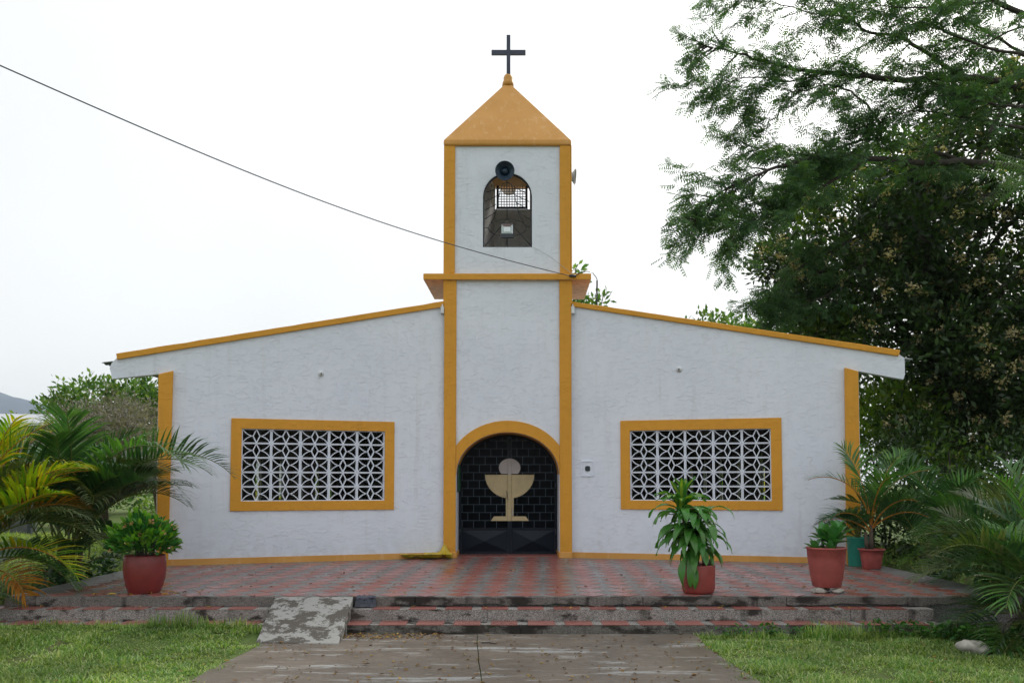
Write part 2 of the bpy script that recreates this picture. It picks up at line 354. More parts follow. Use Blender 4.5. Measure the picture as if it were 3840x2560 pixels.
# ------------------------------------------------------------------ ground
def hground(x, y):
    t = min(1, max(0, (abs(x)-6.2)/.7))*min(1, max(0, (y-10.2)/1.6))
    s_ = min(1, max(0, (-2.75-x)/.35))*min(1, max(0, (y-9.2)/1.1))*(y < 10.6)*.125
    return max(.30*t, s_) + (0.012*noise.noise(Vector((x*.7, y*.7, 0))) if abs(x) < 40 else 0)
xs = sorted(set([-6000, -2500, -900, -300, -120, -60] + [round(-30+i*.5, 3) for i in range(0, 121)] + [60, 120, 300, 900, 2500, 6000]))
ys = sorted(set([-3000, -800, -200, -60, -20] + [round(-6+i*.5, 3) for i in range(0, 90)] + [45, 60, 100, 200, 500, 1500, 4000, 9000]))
V = [(x, y, hground(x, y) - (.05 if (abs(x) < 6 and y > 10.8 and y < 30) else 0)) for y in ys for x in xs]; nx = len(xs)
Fg = [(j*nx+i, j*nx+i+1, (j+1)*nx+i+1, (j+1)*nx+i) for j in range(len(ys)-1) for i in range(nx-1)]
mk('ground', V, Fg, GROUND, None, True, kind='structure')
# path with its centre joint
PX0, PX1 = -2.80, 2.14
pb = MB()
jx = [(-.40, 10.46), (-.385, 9.9), (-.352, 9.4), (-.33, 8.9), (-.292, 8.4), (-.262, 7.9), (-.23, 7.4), (-.2, 6), (-.2, -3)]
L_ = [(PX0+.06*math.sin(y*2.1), y) for y in np.linspace(10.46, -3, 28)]; Rr = [(PX1+.05*math.sin(y*1.7+1), y) for y in np.linspace(10.46, -3, 28)]
pb.prism([[Vector((x, y, .022)) for x, y in L_] + [Vector((x-.004, y, .022)) for x, y in reversed(jx)]], (0, 0, -.1))
pb.prism([[Vector((x+.004, y, .026)) for x, y in jx] + [Vector((x, y, .026)) for x, y in reversed(Rr)]], (0, 0, -.1))
bevel(clean_normals(pb.out('path', PATH, None, kind='structure')), .006)
# ------------------------------------------------------------------ terrace, steps, ramp
TX0, TX1 = -6.28, 6.32
terr = MB(); terr.box(TX0, TX1, YF+.10, 17.2, -.05, ZT)
terrace = clean_normals(terr.out('terrace', TERR, None, kind='structure'))
def jag_edge(x0, x1, zt, zb, y, dy, seed, gap):
    rr = random.Random(seed); top = []; n = int((x1-x0)/.09)
    bot = []
    for i in range(n+1):
        x = x0+(x1-x0)*i/n; g = gap(x)
        bot.append(Vector((x, y, zb + g*max(0, .35+.65*noise.noise(Vector((x*1.7, seed, 0)))*1.6 + rr.uniform(-.2, .25)))))
    return [Vector((x0, y, zt))] + bot + [Vector((x1, y, zt))]
def segs(x0, x1, cuts): c = [x0]+[q for q in cuts if x0 < q < x1]+[x1]; return list(zip(c[:-1], c[1:]))
for a, b in segs(TX0, TX1, [-5.9+.0, -3.95, -2.25, -1.2, 1.62, 3.4, 4.9]):
    m = MB(); m.prism([jag_edge(a+.004, b-.003, ZT-.001, z1-.002, YF, 0, a, lambda x: .055 if x > -1.4 else .008)], (0, .098, 0))
    o = clean_normals(m.out('edge_slab', RISERD, terrace)); bevel(o, .006)
steps = MB(); steps.box(TX0-.3, 5.12, Y1+.02, YF+.2, -.05, z1-.004); steps.box(TX0-.3, 5.45, Y2+.02, Y1+.1, -.05, z2-.004)
st = clean_normals(steps.out('steps', RISER, None, kind='structure'))
for nm, Yr, zt, zb, cuts, xe in (('riser', Y1, z1-.002, z2-.002, [-4.0, -2.95, -.30, 1.66, 3.02, 4.1], 5.10), ('riser', Y2, z2-.002, -.03, [-.28, .1, 2.5, 3.9], 5.43)):
    for a, b in segs(TX0-.3, xe, cuts):
        if a < -1.97 and b > -1.97: pass
        m = MB(); m.prism([jag_edge(a+.003, b-.003, zt, zb, Yr, 0, a*3, lambda x: .008)], (0, .03, 0)); bevel(clean_normals(m.out('riser', RISER if Yr > Y2+.01 else RISERD, st)), .006)
# red tread tiles
tm = None
for Yr, Yb, zt, ph in ((Y1, YF, z1, .0), (Y2, Y1, z2, .12)):
    x = TX0-.25+ph
    while x < (4.75 if zt == z1 else 5.0):
        if not (-2.98 < x+.16 < -1.85):
            m = MB(); m.box(x, x+.318+random.uniform(-.006, .006), Yr-.004, Yb+.0, zt-.004, zt+.002+random.uniform(0, .0015)); m.out('tread_tile', REDT, st)
        x += .44
# terrace tiles: red lozenges
P_, HW, HD = .42, .192, .212
tb = MB(); tb.add([(HW, 0, 0), (0, HD, 0), (-HW, 0, 0), (0, -HD, 0)], [(0, 1, 2, 3)]); tme = bpy.data.meshes.new('tile')
vv = [(HW, 0, 0), (0, HD, 0), (-HW, 0, 0), (0, -HD, 0)]
tme.from_pydata([(x*1.0, y*1.0, 0) for x, y, z in vv] + [(x*.985, y*.985, .004) for x, y, z in vv], [], [(4, 5, 6, 7)] + [(i, (i+1) % 4, (i+1) % 4+4, i+4) for i in range(4)]); tme.materials.append(REDT)
A_T = R(2.0)
# wing lines on the floor
LA, LB = on_z(1664, 2090, ZT), on_z(637, 2119.5, ZT); RA, RB = on_z(2144, 2089.5, ZT), on_z(3168, 2113, ZT)
YT = on_z(1904, 2090.5, ZT).y
print('tower y', YT, LA, LB, RA, RB)
def wall_y(x):
    if x < LA.x: return LA.y + (x-LA.x)*(LB.y-LA.y)/(LB.x-LA.x)
    if x > RA.x: return RA.y + (x-RA.x)*(RB.y-RA.y)/(RB.x-RA.x)
    return YT+.7 if -1.05 < x < .9 else YT
cand = []
for j in range(0, 18):
    for i in range(-18, 19):
        lx, ly = i*P_+.17, j*P_+HD+.035
        x = lx*math.cos(A_T)+ly*math.sin(A_T); y = YF + ly*math.cos(A_T) - lx*math.sin(A_T)*0 + 0
        if x-HW < TX0+.06 or x+HW > TX1-.06: continue
        if y+HD > min(wall_y(x-HW), wall_y(x+HW), wall_y(x))-.03 and not (-1 < x < .85 and y+HD < YT+.6): continue
        if abs(x) > 5.9 and y > 15.6: continue
        cand.append((y, x, random.uniform(-.0006, .0008)))
cand.sort(key=lambda t: t[0])
for y, x, dz in cand[:290]: put('tile', tme, terrace, Matrix.Translation((x, y, ZT+.0005+dz)) @ Matrix.Rotation(random.gauss(0, .008), 4, 'Z') @ Matrix.Rotation(random.gauss(0, .004), 4, 'X'))
m = MB()
for y, x, dz in cand[290:]:
    m.add([(x+a*s_, y+b*s_, ZT+.001+c) for (a, b, _), (s_, c) in [(q, (1, 0)) for q in vv] + [(q, (.985, .004)) for q in vv]], [(4, 5, 6, 7)] + [(i, (i+1) % 4, (i+1) % 4+4, i+4) for i in range(4)])
if m.v: m.out('tiles', REDT, terrace, kind='stuff')
# ramp
rb = MB()
TL, TR, BR, BL = on_z(1033, 2236, ZT), on_z(1326, 2236, ZT), on_z(1268, 2411, .03), on_z(958, 2407, .03)
TL.z = TR.z = ZT+.006; TL.y = TR.y = YF-.001
rb.add([BL, BR, TR, TL, (BL.x, BL.y, -.05), (BR.x, BR.y, -.05), (TR.x, TR.y, -.05), (TL.x, TL.y, -.05)], [(0, 1, 2, 3), (0, 3, 7, 4), (1, 5, 6, 2), (0, 4, 5, 1), (3, 2, 6, 7), (4, 7, 6, 5)])
bevel(clean_normals(rb.out('ramp', RAMP, None, kind='structure')), .012)
# ------------------------------------------------------------------ church
church = empty('church', (-.08, YT+.5, ZT), 'white stucco church with ochre trim, square bell tower and two angled wings', 'church')
def plane_of(A, B, out_sign):
    d = (B-A); d.z = 0; d.normalize(); n = Vector((-d.y, d.x, 0))
    if n.y < 0: n = -n
    return A, d, n          # n points away from the camera
def win_loop(pts): return pts
def arch_pts(cx, cy, a, b, n=28, a0=0, a1=math.pi): return [(cx + a*math.cos(t), cy - b*math.sin(t)) for t in np.linspace(a0, a1, n)]
def build_wing(side):
    A, B = (LA, LB) if side < 0 else (RA, RB)
    P, d, n = plane_of(A, B, side)
    def W(u, v, off=0): return on_plane(u, v, P + n*off, n)
    if side < 0:
        outer = [(595, 1402), (421, 1420), (411, 1379), (419, 1360), (438, 1342), (1676, 1144)]
        col_ = [(594, 1402), (650, 1389), (630, 2121), (588, 2119)]
        trim = [(435, 1325), (439, 1347), (1676, 1148), (1676, 1127)]
        win_o = [(867.6, 1564.6), (1479.5, 1583), (1478, 1909), (862, 1916)]; win_i = [(906, 1604), (1443, 1618), (1442, 1876), (903, 1878)]
    else:
        outer = [(3219, 1391), (3388, 1422), (3394, 1402), (3392, 1342), (3372, 1328), (2132, 1142)]
        col_ = [(3167, 1377), (3219, 1391), (3230, 2118), (3175, 2116)]
        trim = [(3377, 1312), (3370, 1334), (2132, 1146), (2132, 1128)]
        win_o = [(2325.5, 1581.6), (2927.6, 1560), (2938, 1912), (2328, 1909.7)]; win_i = [(2361, 1617), (2889, 1602), (2896, 1876.5), (2364, 1876)]
    fl = W(*outer[-1]); lo = W(*outer[0])
    loop = [W(*q) for q in outer] + [Vector((fl.x, fl.y, ZT-.02)), Vector((lo.x, lo.y, ZT-.02))]
    # window opening, squared in the wall plane
    wi = [W(*q) for q in win_i]; s = [(q-P).dot(d) for q in wi]; s0, s1 = (s[0]+s[3])/2, (s[1]+s[2])/2; zt, zb = (wi[0].z+wi[1].z)/2, (wi[2].z+wi[3].z)/2
    def PW(s_, z, off=0): q = P + d*s_ + n*off; return Vector((q.x, q.y, z))
    rect = [PW(s0, zt), PW(s1, zt), PW(s1, zb), PW(s0, zb)]
    m = MB(); m.prism([loop, rect], n*.16); clean_normals(m.out('front_wall', WHITE, church))
    # ochre window surround
    wo_ = [W(*q, -.028) for q in win_o]; so = [(q-P).dot(d) for q in wo_]; o0, o1 = (so[0]+so[3])/2, (so[1]+so[2])/2; ozt, ozb = (wo_[0].z+wo_[1].z)/2, (wo_[2].z+wo_[3].z)/2
    m = MB(); m.prism([[PW(o0, ozt, -.028), PW(o1, ozt, -.028), PW(o1, ozb, -.028), PW(o0, ozb, -.028)], [PW(s0+.003*(1 if s1 > s0 else -1), zt-.003, -.028), PW(s1-.003*(1 if s1 > s0 else -1), zt-.003, -.028), PW(s1-.003*(1 if s1 > s0 else -1), zb+.003, -.028), PW(s0+.003*(1 if s1 > s0 else -1), zb+.003, -.028)]], n*.027)
    wframe = clean_normals(m.out('window_surround', YEL, church)); bevel(wframe, .006)
    # breeze blocks 5 x 5
    cw, ch = abs(s1-s0)/5, (zt-zb)/5; D_ = .09
    mb = MB(); t = .017
    def bar(pts, th=t, dep=D_, y0=0):
        for (ax, az), (bx, bz) in zip(pts[:-1], pts[1:]):
            a_, b_ = Vector((ax, 0, az)), Vector((bx, 0, bz)); dd = (b_-a_).normalized(); pn = Vector((-dd.z, 0, dd.x))*th/2; ex = dd*th*.12
            mb.prism([[a_-pn-ex+Vector((0, y0, 0)), b_-pn+ex+Vector((0, y0, 0)), b_+pn+ex+Vector((0, y0, 0)), a_+pn-ex+Vector((0, y0, 0))]], (0, dep, 0))
    hw, hh = cw/2-.0015, ch/2-.0015; rim_x, rim_z = .019, .0125
    mb.prism([[Vector((-hw, 0, -hh)), Vector((hw, 0, -hh)), Vector((hw, 0, hh)), Vector((-hw, 0, hh))], [Vector((-hw+rim_x, 0, -hh+rim_z)), Vector((hw-rim_x, 0, -hh+rim_z)), Vector((hw-rim_x, 0, hh-rim_z)), Vector((-hw+rim_x, 0, hh-rim_z))]], (0, D_, 0))
    iw, ih = hw-rim_x*.7, hh-rim_z*.6; dx = cw*.115
    bar([(0, ih), (dx, 0), (0, -ih), (-dx, 0), (0, ih)], t, D_-.006, .004)
    for sx in (-1, 1):
        for sz in (-1, 1):
            bar([(sx*(dx+(iw-dx)*k), sz*ih*(k**2.0)) for k in (0, .2, .4, .6, .8, 1.0)], t*.85, D_-.012, .007)
    tmp = mb.out('breeze_block', BLOCK, None); clean_normals(tmp)
    bme = tmp.data; off = tmp.location.copy(); bpy.data.objects.remove(tmp)
    ang = math.atan2(d.y, d.x) if d.x > 0 else math.atan2(-d.y, -d.x)
    for i in range(5):
        for j in range(5):
            c = PW(s0+(s1-s0)*(i+.5)/5, zt-(zt-zb)*(j+.5)/5, .018+random.uniform(-.001, .0015))
            put('breeze_block', bme, wframe, Matrix.Translation(c) @ Matrix.Rotation(ang, 4, 'Z') @ Matrix.Translation(off))
    # end pier, cap trim, plinth
    m = MB(); m.prism([[W(*q, -.10) for q in col_]], n*.098); m2 = clean_normals(m.out('end_pier', YEL, church)); bevel(m2, .012)
    for q in m2.data.vertices:
        if q.co.z < .1: q.co.z -= .03
    tt = [W(*q, -.05) for q in trim]
    k = 26; top = [tt[0].lerp(tt[3], i/k) + Vector((0, 0, .010*noise.noise(Vector((i*.9, side, 0))))) for i in range(k+1)]; bot = [tt[2].lerp(tt[1], i/k) for i in range(k+1)]
    m = MB(); m.prism([top + bot], n*.35); bevel(clean_normals(m.out('parapet_trim', YEL, church)), .012)
    pz = .105; e0 = P - d*0; e1 = W(*(col_[3] if side < 0 else col_[3]), 0); se = (e1-P).dot(d) - .03
    m = MB(); m.prism([[PW(0, ZT-.01, -.018), PW(se, ZT-.01, -.018), PW(se, ZT+pz, -.018), PW(0, ZT+pz, -.018)]], n*.017); clean_normals(m.out('plinth', YELS, church))
    # nave side wall with narrow windows and the roof slab behind the parapet
    xs_ = lo.x + (.0 if side < 0 else -.0); y0 = wall_y(lo.x)+.17; y1 = 31.0
    ztop = W(*trim[1]).z - .25
    zs = lo.z+.0
    holes = []; yy = y0+1.3; hole_c = []
    while yy < y1-1.2:
        wd = .24; zb_, zsx, zt_ = ZT+.75, ZT+1.75, ZT+2.25
        holes.append([Vector((xs_, yy-wd, zb_)), Vector((xs_, yy+wd, zb_)), Vector((xs_, yy+wd, zsx)), Vector((xs_, yy, zt_)), Vector((xs_, yy-wd, zsx))]); hole_c.append(yy); yy += 2.1
    m = MB(); m.prism([[Vector((xs_, y0, ZT-.3)), Vector((xs_, y1, ZT-.3)), Vector((xs_, y1, zs)), Vector((xs_, y0, zs))]] + holes, (-.14*side, 0, 0)); clean_normals(m.out('side_wall', INTW, church))
    for yy in hole_c:
        m = MB(); X = xs_-.06*side
        zz = ZT+.78
        while zz < ZT+2.15:
            hwid = .235 if zz < ZT+1.75 else .235*(ZT+2.25-zz)/.5
            m.box(X-.006, X+.006, yy-hwid, yy+hwid, zz-.006, zz+.006)
            for q in (-.5, 0, .5):
                o_ = yy+hwid*q+random.uniform(-.04, .04); m.box(X-.005, X+.005, o_-.005, o_+.005, zz+.006, zz+.10)
            zz += .112
        m.out('window_leading', BLK, church)
        m = MB(); m.add([(X+.012, yy-.235, ZT+.76), (X+.012, yy+.235, ZT+.76), (X+.012, yy+.235, ZT+1.75), (X+.012, yy, ZT+2.22), (X+.012, yy-.235, ZT+1.75)], [(0, 1, 2, 3, 4)]); m.out('window_pane', GLASS, church)
    # roof: follows the parapet, runs back
    a, b = W(*trim[1], .05), W(*trim[2], .05); a = a + Vector((0, 0, -.02)); b = b + Vector((0, 0, -.02))
    e = Vector((a.x + side*.0, 31.3, a.z)); f = Vector((b.x, 31.3, b.z)); th = Vector((0, 0, -.09))
    vs = [a, b, f, e]; m = MB(); m.prism([vs], th); clean_normals(m.out('roof_slab', INTW, church))
    # eave purlins seen under the overhang
    for k, (yy, zz) in enumerate(((y0+.5, 0), (y0+2.4, 0), (y0+4.4, 0))):
        m = MB(); xa, xb = lo.x, W(*(outer[1])).x
        za = a.z - .10
        def zroof(x): return a.z + (b.z-a.z)*(x-a.x)/(b.x-a.x) - .12
        m.prism([[Vector((xa, yy, zroof(xa)-.12)), Vector((xa, yy, zroof(xa))), Vector((xb, yy, zroof(xb))), Vector((xb, yy, zroof(xb)-.06))]], (0, .08, 0)); clean_normals(m.out('rafter', WPL, church))
    return P, d, n, W, lo, a, b
def m_glass():
    q = NM('leaded_coloured_glass'); col = q.vor(5.5, 'F1', q.map((1, 1, .8)), 'Color'); sx = q.n('ShaderNodeSeparateColor'); q.L(col, sx.inputs[0])
    r_ = q.n('ShaderNodeValToRGB'); r_.color_ramp.interpolation = 'CONSTANT'; e = r_.color_ramp.elements; e[0].color = (.85, .90, .88, 1); e[1].position = .45; e[1].color = (.30, .55, .10, 1); x = e.new(.7); x.color = (.65, .62, .10, 1); x = e.new(.85); x.color = (.8, .88, .9, 1)
    q.L(sx.outputs[0], r_.inputs[0]); t = q.n('ShaderNodeBsdfTranslucent'); q.L(r_.outputs[0], t.inputs[0]); g = q.n('ShaderNodeBsdfGlossy'); g.inputs['Roughness'].default_value = .1
    m_ = q.n('ShaderNodeMixShader'); m_.inputs[0].default_value = .05; q.L(t.outputs[0], m_.inputs[1]); q.L(g.outputs[0], m_.inputs[2]); q.L(m_.outputs[0], q.out.inputs[0]); return q.m
GLASS = m_glass()
WL_ = build_wing(-1); WR_ = build_wing(1)
# roof over the middle, nave back wall
a, b = WL_[6], WR_[6]
m = MB(); m.prism([[a, b, Vector((b.x, 31.3, b.z)), Vector((a.x, 31.3, a.z))]], (0, 0, -.09)); clean_normals(m.out('roof_slab', INTW, church))
m = MB(); m.box(WL_[4].x, WR_[4].x, 31.0, 31.15, ZT-.3, 4.4); m.out('back_wall', INTW, church)
m = MB(); m.box(WL_[4].x, WR_[4].x, 17.3, 31.0, ZT-.3, ZT-.02); m.out('nave_floor', INTW, church)
# corrugated sheet ends at both eaves
for P_0, sgn in ((WL_[3](413, 1362, .18), -1), (WR_[3](3393, 1346, .18), 1)):
    m = MB(); k = 22
    for i in range(k):
        y = P_0.y + i*.06
        z = P_0.z + .02*math.sin(i*1.9)
        m.add([(P_0.x-sgn*.3, y, z+.05), (P_0.x+sgn*.14+sgn*.02*math.sin(i*3), y, z), (P_0.x+sgn*.14, y+.06, P_0.z+.02*math.sin((i+1)*1.9)), (P_0.x-sgn*.3, y+.06, P_0.z+.02*math.sin((i+1)*1.9)+.05)], [(0, 1, 2, 3)])
    o = m.out('roof_sheet', TIN if sgn > 0 else SHEDW, church); sm = o.modifiers.new('s', 'SOLIDIFY'); sm.thickness = .012
# ---- tower
def T(u, v, dy=0): return at_y(u, v, YT+dy)
xl, xr = T(1666, 1500).x, T(2142, 1500).x; ztw = T(1904, 548).z; TD = 2.35
xm = (xl+xr)/2
def TP(x, z, dy=0): return Vector((x, YT+dy, z))
dl, dr = T(1711, 1800).x, T(2097, 1800).x; dspr = T(1904, 1776).z; dtop = T(1904, 1620).z; dcx = (dl+dr)/2; da = (dr-dl)/2; db = dtop-dspr
arch = [(dcx+da*math.cos(t), dspr+db*math.sin(t)) for t in np.linspace(0, math.pi, 33)]
outl = [TP(xl, ZT-.02), TP(dl, ZT-.02)] + [TP(x, z) for x, z in reversed(arch)] + [TP(dr, ZT-.02), TP(xr, ZT-.02), TP(xr, ztw), TP(xl, ztw)]
bl, br_ = T(1811, 850).x, T(1995, 850).x; bbot = T(1904, 927).z; bspr = T(1904, 738).z; btop = T(1904, 648).z; bcx = (bl+br_)/2; ba = (br_-bl)/2; bb = btop-bspr
bell = [(br_, bbot)] + [(bcx+ba*math.cos(t), bspr+bb*math.sin(t)) for t in np.linspace(0, math.pi, 25)] + [(bl, bbot)]
m = MB(); m.prism([outl, [TP(x, z) for x, z in bell]], (0, .14, 0)); clean_normals(m.out('tower_wall', WHITE, church))
# side walls of the tower, open beside the belfry
q0, q1 = at_y(1857, 681, YT+TD), at_y(1987, 785, YT+TD)
for x0 in (xl, xr-.14):
    A_ = lambda y, z: Vector((x0, YT+y, z))
    m = MB(); m.prism([[A_(.142, ZT-.02), A_(TD, ZT-.02), A_(TD, ztw), A_(.142, ztw)], [A_(.55, q1.z-.75), A_(2.0, q1.z-.75), A_(2.0, q0.z), A_(1.75, ztw-.28), A_(.8, ztw-.28), A_(.55, q0.z)]], (.14, 0, 0)); clean_normals(m.out('tower_wall', WHITE, church))
# back wall with square opening
m = MB(); m.prism([[TP(xl, 2.5, TD), TP(xr, 2.5, TD), TP(xr, ztw, TD), TP(xl, ztw, TD)], [Vector((q0.x, YT+TD, q1.z)), Vector((q1.x, YT+TD, q1.z)), Vector((q1.x, YT+TD, q0.z)), Vector((q0.x, YT+TD, q0.z))]], (0, .12, 0)); clean_normals(m.out('tower_wall', INNER, church))
# splayed belfry lining, floor
for xa, xb, sg in ((bl-.05, q0.x-.02, -1), (br_+.05, q1.x+.02, 1)):
    def lining(ta, tb, za, zb):
        pa, pb2 = Vector((xa, YT+.145, za)).lerp(Vector((xb, YT+TD-.003, za)), ta), Vector((xa, YT+.145, za)).lerp(Vector((xb, YT+TD-.003, za)), tb); g = Vector((sg*.03, 0, 0))
        m = MB(); m.prism([[pa, pb2, pb2+g, pa+g]], (0, 0, zb-za)); clean_normals(m.out('belfry_lining', INNER, church))
    lining(0, 1, bbot-.3, q1.z-.02); lining(0, .74, q1.z-.018, ztw-.02); lining(.742, .93, q0.z, ztw-.02); lining(.93, 1, q1.z-.018, ztw-.02)
m = MB(); m.box(xl+.14, xr-.14, YT+.142, YT+TD-.003, bbot-.36, bbot-.3); m.out('belfry_floor', INNER, church)
m = MB(); m.box(xl-.0, xr, YT, YT+TD+.12, ztw+.001, ztw+.05); m.out('belfry_ceiling', INNER, church)
# steel arch frame of the bell opening, and the bell outline in rods
fr = MB(); w_ = .022
ring_o = [TP(x, z, .03) for x, z in bell]; cx_, cz_ = bcx, (bbot+btop)/2
ring_i = [TP(min(max(x, bl+w_), br_-w_) if z <= bspr else bcx+(x-bcx)*(1-w_/ba), bbot+w_*.6 if z == bbot else (z if z < bspr else bspr+(z-bspr)*(1-w_/bb)), .03) for x, z in bell]
fr.prism([ring_o, ring_i], (0, .05, 0)); grille = clean_normals(fr.out('bell_grille', STEEL, church))
def Z2(x, y, dy=.06): return T(1700+x/3.5625, 540+y/3.5625, dy)
rods = [[(722+253*math.cos(t), 1120-117*math.sin(t)) for t in np.linspace(0, 2*math.pi, 37)],
        [(655, 540), (625, 640), (600, 740), (570, 900), (545, 985), (500, 1060)], [(775, 540), (805, 640), (840, 780), (868, 900), (895, 985), (945, 1055)],
        [(655, 540), (690, 520), (740, 520), (775, 540)], [(715, 470), (718, 1005)], [(420, 1005), (562, 912)], [(420, 885), (572, 806)], [(420, 770), (590, 690)], [(430, 650), (625, 585)],
        [(1020, 1005), (872, 908)], [(1020, 890), (840, 780)], [(1012, 770), (820, 680)], [(985, 665), (800, 570)], [(425, 1365), (632, 1100)], [(1040, 1365), (805, 1100)], [(722, 1240), (722, 1365)], [(722, 1240), (703, 1365)],
        [(415, 1118), (468, 1118)], [(975, 1110), (1022, 1110)], [(716+46*math.cos(t), 1055-46*math.sin(t)) for t in np.linspace(0, math.pi, 9)]]
m = MB()
for rd in rods: m.tube([Z2(*q) for q in rd], .0075, 5)
m.out('rod', BLK, grille, True)
# back grille
m = MB(); x0, x1, zz0, zz1 = q0.x+.03, q1.x-.05, q1.z+.0, q0.z-.01; yb = YT+TD-.05
for a_, b_, c_, d_ in ((x0, x0+.05, zz0, zz1), (x1-.05, x1, zz0, zz1)): m.box(a_, b_, yb, yb+.04, c_, d_)
for c_, d_ in ((zz0, zz0+.045), (zz1-.045, zz1)): m.box(x0+.05, x1-.05, yb, yb+.04, c_, d_)
for i in range(1, 10): x = x0+.05+(x1-x0-.1)*i/10; m.box(x-.007, x+.007, yb+.01, yb+.024, zz0+.045, zz1-.045)
for i in range(1, 9): z = zz0+.045+(zz1-zz0-.09)*i/9; m.box(x0+.05, x1-.05, yb+.0245, yb+.038, z-.007, z+.007)
m.out('rear_grille', BLK, church)
# pillars
def pillar(ua, ub, vt, vb, name='pillar', pr=.045, bot=None, mat=None):
    a_, b_ = T(ua, (vt+vb)/2, -pr), T(ub, (vt+vb)/2, -pr); zt_, zb_ = T(1904, vt, -pr).z, (T(1904, vb, -pr).z if bot is None else bot)
    m = MB(); m.box(a_.x, b_.x, YT-pr, YT-.001, zb_, zt_); o = m.out(name, mat or YEL, church); bevel(o, .01); return o, a_.x, b_.x, zb_, zt_
pillar(1664, 1710, 1047, 2071, bot=ZT+.10); pillar(2099, 2144, 1047, 2071, bot=ZT+.10)
pillar(1665.5, 1706, 546, 1026); pillar(2099.5, 2140, 546, 1026)
pillar(1662, 1712, 2069, 2091, 'pillar_base', .065, ZT-.005, YELS); pillar(2097, 2146, 2069, 2091, 'pillar_base', .065, ZT-.005, YELS)
# side strips of the corner pillars (wrap round)
for x0, x1 in ((xl-.022, xl-.001), (xr+.001, xr+.022)):
    m = MB(); m.box(x0, x1, YT-.044, YT+.24, T(1904, 1140).z, ztw); m.out('pillar_return', YEL, church)
# arch trim
oc = (T(1711, 1700).x+T(2099, 1700).x)/2; oa, ob = (228/F)*YT, None
zo_top = T(1904, 1577).z; ob = zo_top-dspr
xp0, xp1 = T(1710.5, 1700, -.04).x, T(2098.5, 1700, -.04).x
outer = []
for t in np.linspace(math.pi, 0, 61):
    x, z = dcx+oa*math.cos(t), dspr+ob*math.sin(t)
    if xp0 <= x <= xp1: outer.append((x, z))
zz = dspr+ob*math.sqrt(max(0, 1-((xp0-dcx)/oa)**2))
outer = [(xp0, dspr-.02), (xp0, zz)] + outer + [(xp1, zz), (xp1, dspr-.02)]
inner = [(x, z) for x, z in arch]; inner[0] = (min(inner[0][0], xp1-.002), dspr-.02); inner[-1] = (max(inner[-1][0], xp0+.002), dspr-.02)
m = MB(); m.prism([[TP(x, z, -.043) for x, z in outer + inner]], (0, .042, 0)); bevel(clean_normals(m.out('arch_trim', YEL, church)), .008)
# slab canopy between the storeys
s0_, s1_ = T(1587, 1035, -.10), T(2217, 1035, -.10); zc0, zc1 = T(1904, 1048, -.10).z, T(1904, 1025, -.10).z
m = MB(); m.prism([[Vector((s0_.x, YT-.1, zc0)), Vector((s1_.x, YT-.1, zc0)), Vector((s1_.x+.02, YT+1.75, zc0)), Vector((s0_.x+.05, YT+1.75, zc0))]], (0, 0, zc1-zc0), 0)
o = clean_normals(m.out('canopy_slab', [YEL, SOFF], church))
for p in o.data.polygons: p.material_index = 1 if p.normal.z < -.9 else 0
bevel(o, .012)
# pyramid roof
e0, e1 = T(1664, 534, -.05).x, T(2142, 534, -.05).x; ze0, ze1 = T(1904, 545, -.06).z, T(1904, 525, -.06).z
cy = YT+TD/2; ap = at_y(1904, 318, cy)
xc_ = (e0+e1)/2
m = MB(); y0_, y1_ = YT-.065, YT+TD+.15
def ringz(k): return [Vector((xc_+(x-xc_)*k, cy+(y-cy)*k, 0)) for x, y in ((e0, y0_), (e1, y0_), (e1, y1_), (e0, y1_))]
rings = []
for k, z in ((1.0, ze0), (1.003, ze0+.05), (1.0, ze1), (.975, ze1+.045)): rings += [Vector((q.x, q.y, z)) for q in ringz(k)]
rings += [Vector((q.x, q.y, ap.z)) for q in ringz(.045)]
f_ = [(3, 2, 1, 0)] + [(r*4+i, r*4+(i+1) % 4, (r+1)*4+(i+1) % 4, (r+1)*4+i) for r in range(4) for i in range(4)] + [(16, 17, 18, 19)]
m.add(rings, f_); bevel(clean_normals(m.out('pyramid_roof', YELS, church)), .03, 3)
m = MB(); kz = at_y(1904, 288, cy).z; m.lathe([(.12, ap.z-.04), (.115, ap.z+.05), (.09, ap.z+.10), (.10, ap.z+.14), (.08, kz+.02), (.03, kz+.03), (.0, kz+.03)], Matrix.Translation((at_y(1905, 300, cy).x, cy, 0)), 14, wob=.08); finial = m.out('finial', YELS, church, True)
# cross
c0, c1 = at_y(1843, 198, cy), at_y(1971, 198, cy); cx0, cx1 = at_y(1899.5, 198, cy), at_y(1914, 198, cy); ct = at_y(1907, 134, cy).z; cb_ = kz-.02; az0, az1 = at_y(1907, 207, cy).z, at_y(1907, 190, cy).z
m = MB(); poly = [(cx0.x, cb_), (cx1.x, cb_), (cx1.x, az0), (c1.x, az0), (c1.x, az1), (cx1.x, az1), (cx1.x, ct), (cx0.x, ct), (cx0.x, az1), (c0.x, az1), (c0.x, az0), (cx0.x, az0)]
m.prism([[Vector((x, cy-.03, z)) for x, z in poly]], (0, .06, 0)); clean_normals(m.out('cross', CROSS, church))
